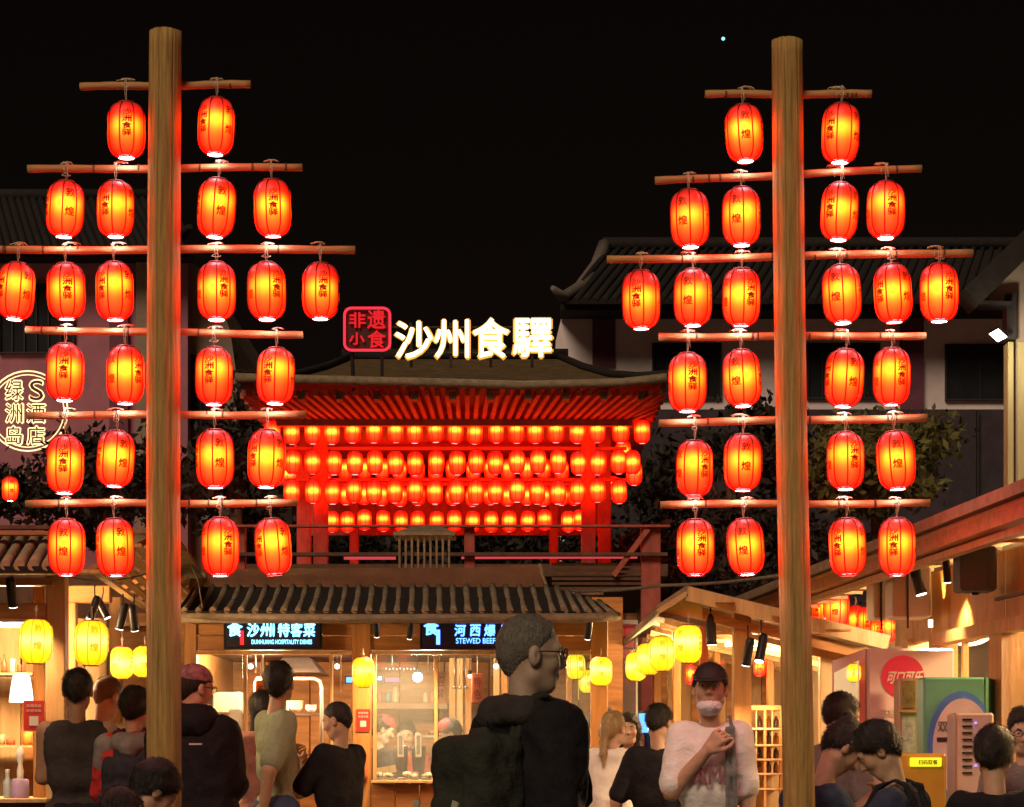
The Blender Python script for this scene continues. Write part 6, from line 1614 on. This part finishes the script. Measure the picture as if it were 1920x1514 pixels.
# group beyond the foreground man
person('person in a dark cap half hidden behind the blond ponytail', 1128, 1325, 16.4, heading=-60, yaw=-10, pitch=-15, hair='short', cap=(char, True), top=cloth('slate', (.10, .11, .12)), top_kind='tee', arms=FOLD, skinm=SKP)
person('woman with a long blond ponytail in a white hoodie', 1150, 1336, 14.6, heading=-10, yaw=-20, pitch=-8, hair='pony', haircol=HAIRF, top=mat('cloth_hoodie_white', (.90, .84, .78), .85, .06, 25, bump=.3), top_kind='hoodie', arms=FOLD, width=.85, skinm=SKP, bottom=blackc)
person('black haired woman facing the camera behind the white hoodie', 1178, 1340, 15.8, heading=172, yaw=4, hair='long', top=cloth('pink_coat', (.45, .25, .22)), top_kind='shirt', face=True, skinm=SKP, width=.8)
person('man in a black T-shirt with bare arms left of the man in the cap', 1236, 1322, 13.8, heading=-14, yaw=-18, pitch=-14, hair='short', top=blackc, top_kind='tee', arms=arm_(((-.27, -.02, -.28), (-.30, .02, -.54), (1, .2, 0), .6)), width=.98, bottom=blackc)
# man in the cap, mask under the chin
def ex_cap(ctx):
    s = ctx['sh']
    m = MB(); text_mb(m, 'AMI', -.07, s[2] - .215, .07, s[2] - .135, -(s[1] + .124), .05, .003)
    m.v = [(-x, -y + .0, z) for x, y, z in m.v]
    m2 = MB(); m2.v = m.v; m2.f = m.f; m2.smooth = m.smooth
    bpart(ctx, 'chest_print', m2, mat('print_red', (.26, .11, .12), .8, .5, 90), kind='stuff')
    f = Field(); a = ctx['shl'][0] * .72 + ctx['nb'] * .28
    f.cap(a + [0, -.02, .075], a + [-.01, .10, .02], .010, .010, .02); f.cap(a + [-.01, .10, .02], a + [-.02, .135, -.18], .011, .012, .02); f.cap(a + [-.02, .135, -.18], a + [-.02, .13, -.46], .012, .012, .02)
    f.cap(a + [.015, .10, .02], a + [.01, .128, -.18], .011, .012, .01); f.cap(a + [.01, .128, -.18], a + [.012, .128, -.44], .012, .012, .01)
    lo, hi = f.bounds(); field_obj('bag_strap', [mesh_field(f.ev, lo, hi, (.009,) * 3)], cloth('strap_grey', (.17, .18, .17)), ctx['root'], 'grey shoulder bag strap')
person('man in a black cap and white T-shirt, mask under his chin, hand at his collar', 1331, 1246, 10.8, heading=176, yaw=-4, pitch=5, hair='short', cap=(mat('cap_black', (.02, .018, .018), .7, .2, 50), True), top=white, top_kind='tee', face=True, mask=True, glasses=False,
       arms=[HANG[0], ((.178, .08, -.26), (.015, .155, -.07), (-.6, -.6, .2), .9)], extras=ex_cap, skinm=SK, width=.84, girth=.90, step=.0075, bottom=denim)
person('person in a black cap behind the right stall post', 1578, 1302, 11.3, heading=-60, yaw=-10, pitch=-20, hair='short', top=greyc, top_kind='shirt', skinm=SKP)
# seated people in front
c_ = person('seated person leaning left with black hair, right of the right pole', 1583, 1356, 10.4, seated=True, heading=-60, yaw=-20, pitch=-48, hair='bun', top=navy, top_kind='tee', lean=(.05, .40), skinm=SK, width=.85, arms=[((-.20, .16, -.20), (-.10, .34, -.04), (0, -1, 0), .9), ((.20, .14, -.22), (.06, .34, -.06), (0, -1, 0), .9)])
stool(c_, 'wooden stool under the person with the hair bun')
def ex_seat(ctx): backpack(ctx, cloth('pack_black', (.02, .02, .022)), w=.12, h=.32, d=.07)
c_ = person('seated man in a navy T-shirt looking down to the left, backpack on', 1645, 1358, 10.0, seated=True, heading=62, yaw=18, pitch=-38, hair='messy', top=navy, top_kind='tee', lean=(.0, .25), skinm=SK, width=.95, face=True, extras=ex_seat, arms=[((-.20, .14, -.22), (-.08, .32, -.16), (0, -1, 0), .8), ((.20, .14, -.22), (.08, .32, -.18), (0, -1, 0), .8)])
stool(c_, 'wooden stool under the man in the navy T-shirt')
c_ = person('black haired person in black seen from behind at the lower right', 1865, 1366, 10.2, seated=True, heading=-8, yaw=-16, pitch=-6, hair='messy', top=blackc, top_kind='shirt', lean=(0, .1), width=.92)
stool(c_, 'wooden stool under the person in black at the lower right')
person('person with glasses cut off by the right edge', 1920, 1328, 10.5, heading=150, yaw=20, pitch=-15, hair='short', top=greyc, top_kind='tee', face=True, glasses=True, skinm=SKP)
c_ = person('seated person with bowed black hair and pale collar below the left pole', 290, 1431, 9.4, seated=True, heading=-55, yaw=-8, pitch=-40, hair='messy', top=white, top_kind='hoodie', lean=(0, .3), skinm=SK, face=False)
stool(c_, 'wooden stool under the person below the left pole')
c_ = person('seated person in a dark hood at the bottom left edge', 222, 1482, 9.0, seated=True, heading=-30, pitch=-50, hair='short', top=char, top_kind='jacket', lean=(.0, .4), hood=True, cap=(char, False))
stool(c_, 'wooden stool under the person in the dark hood')
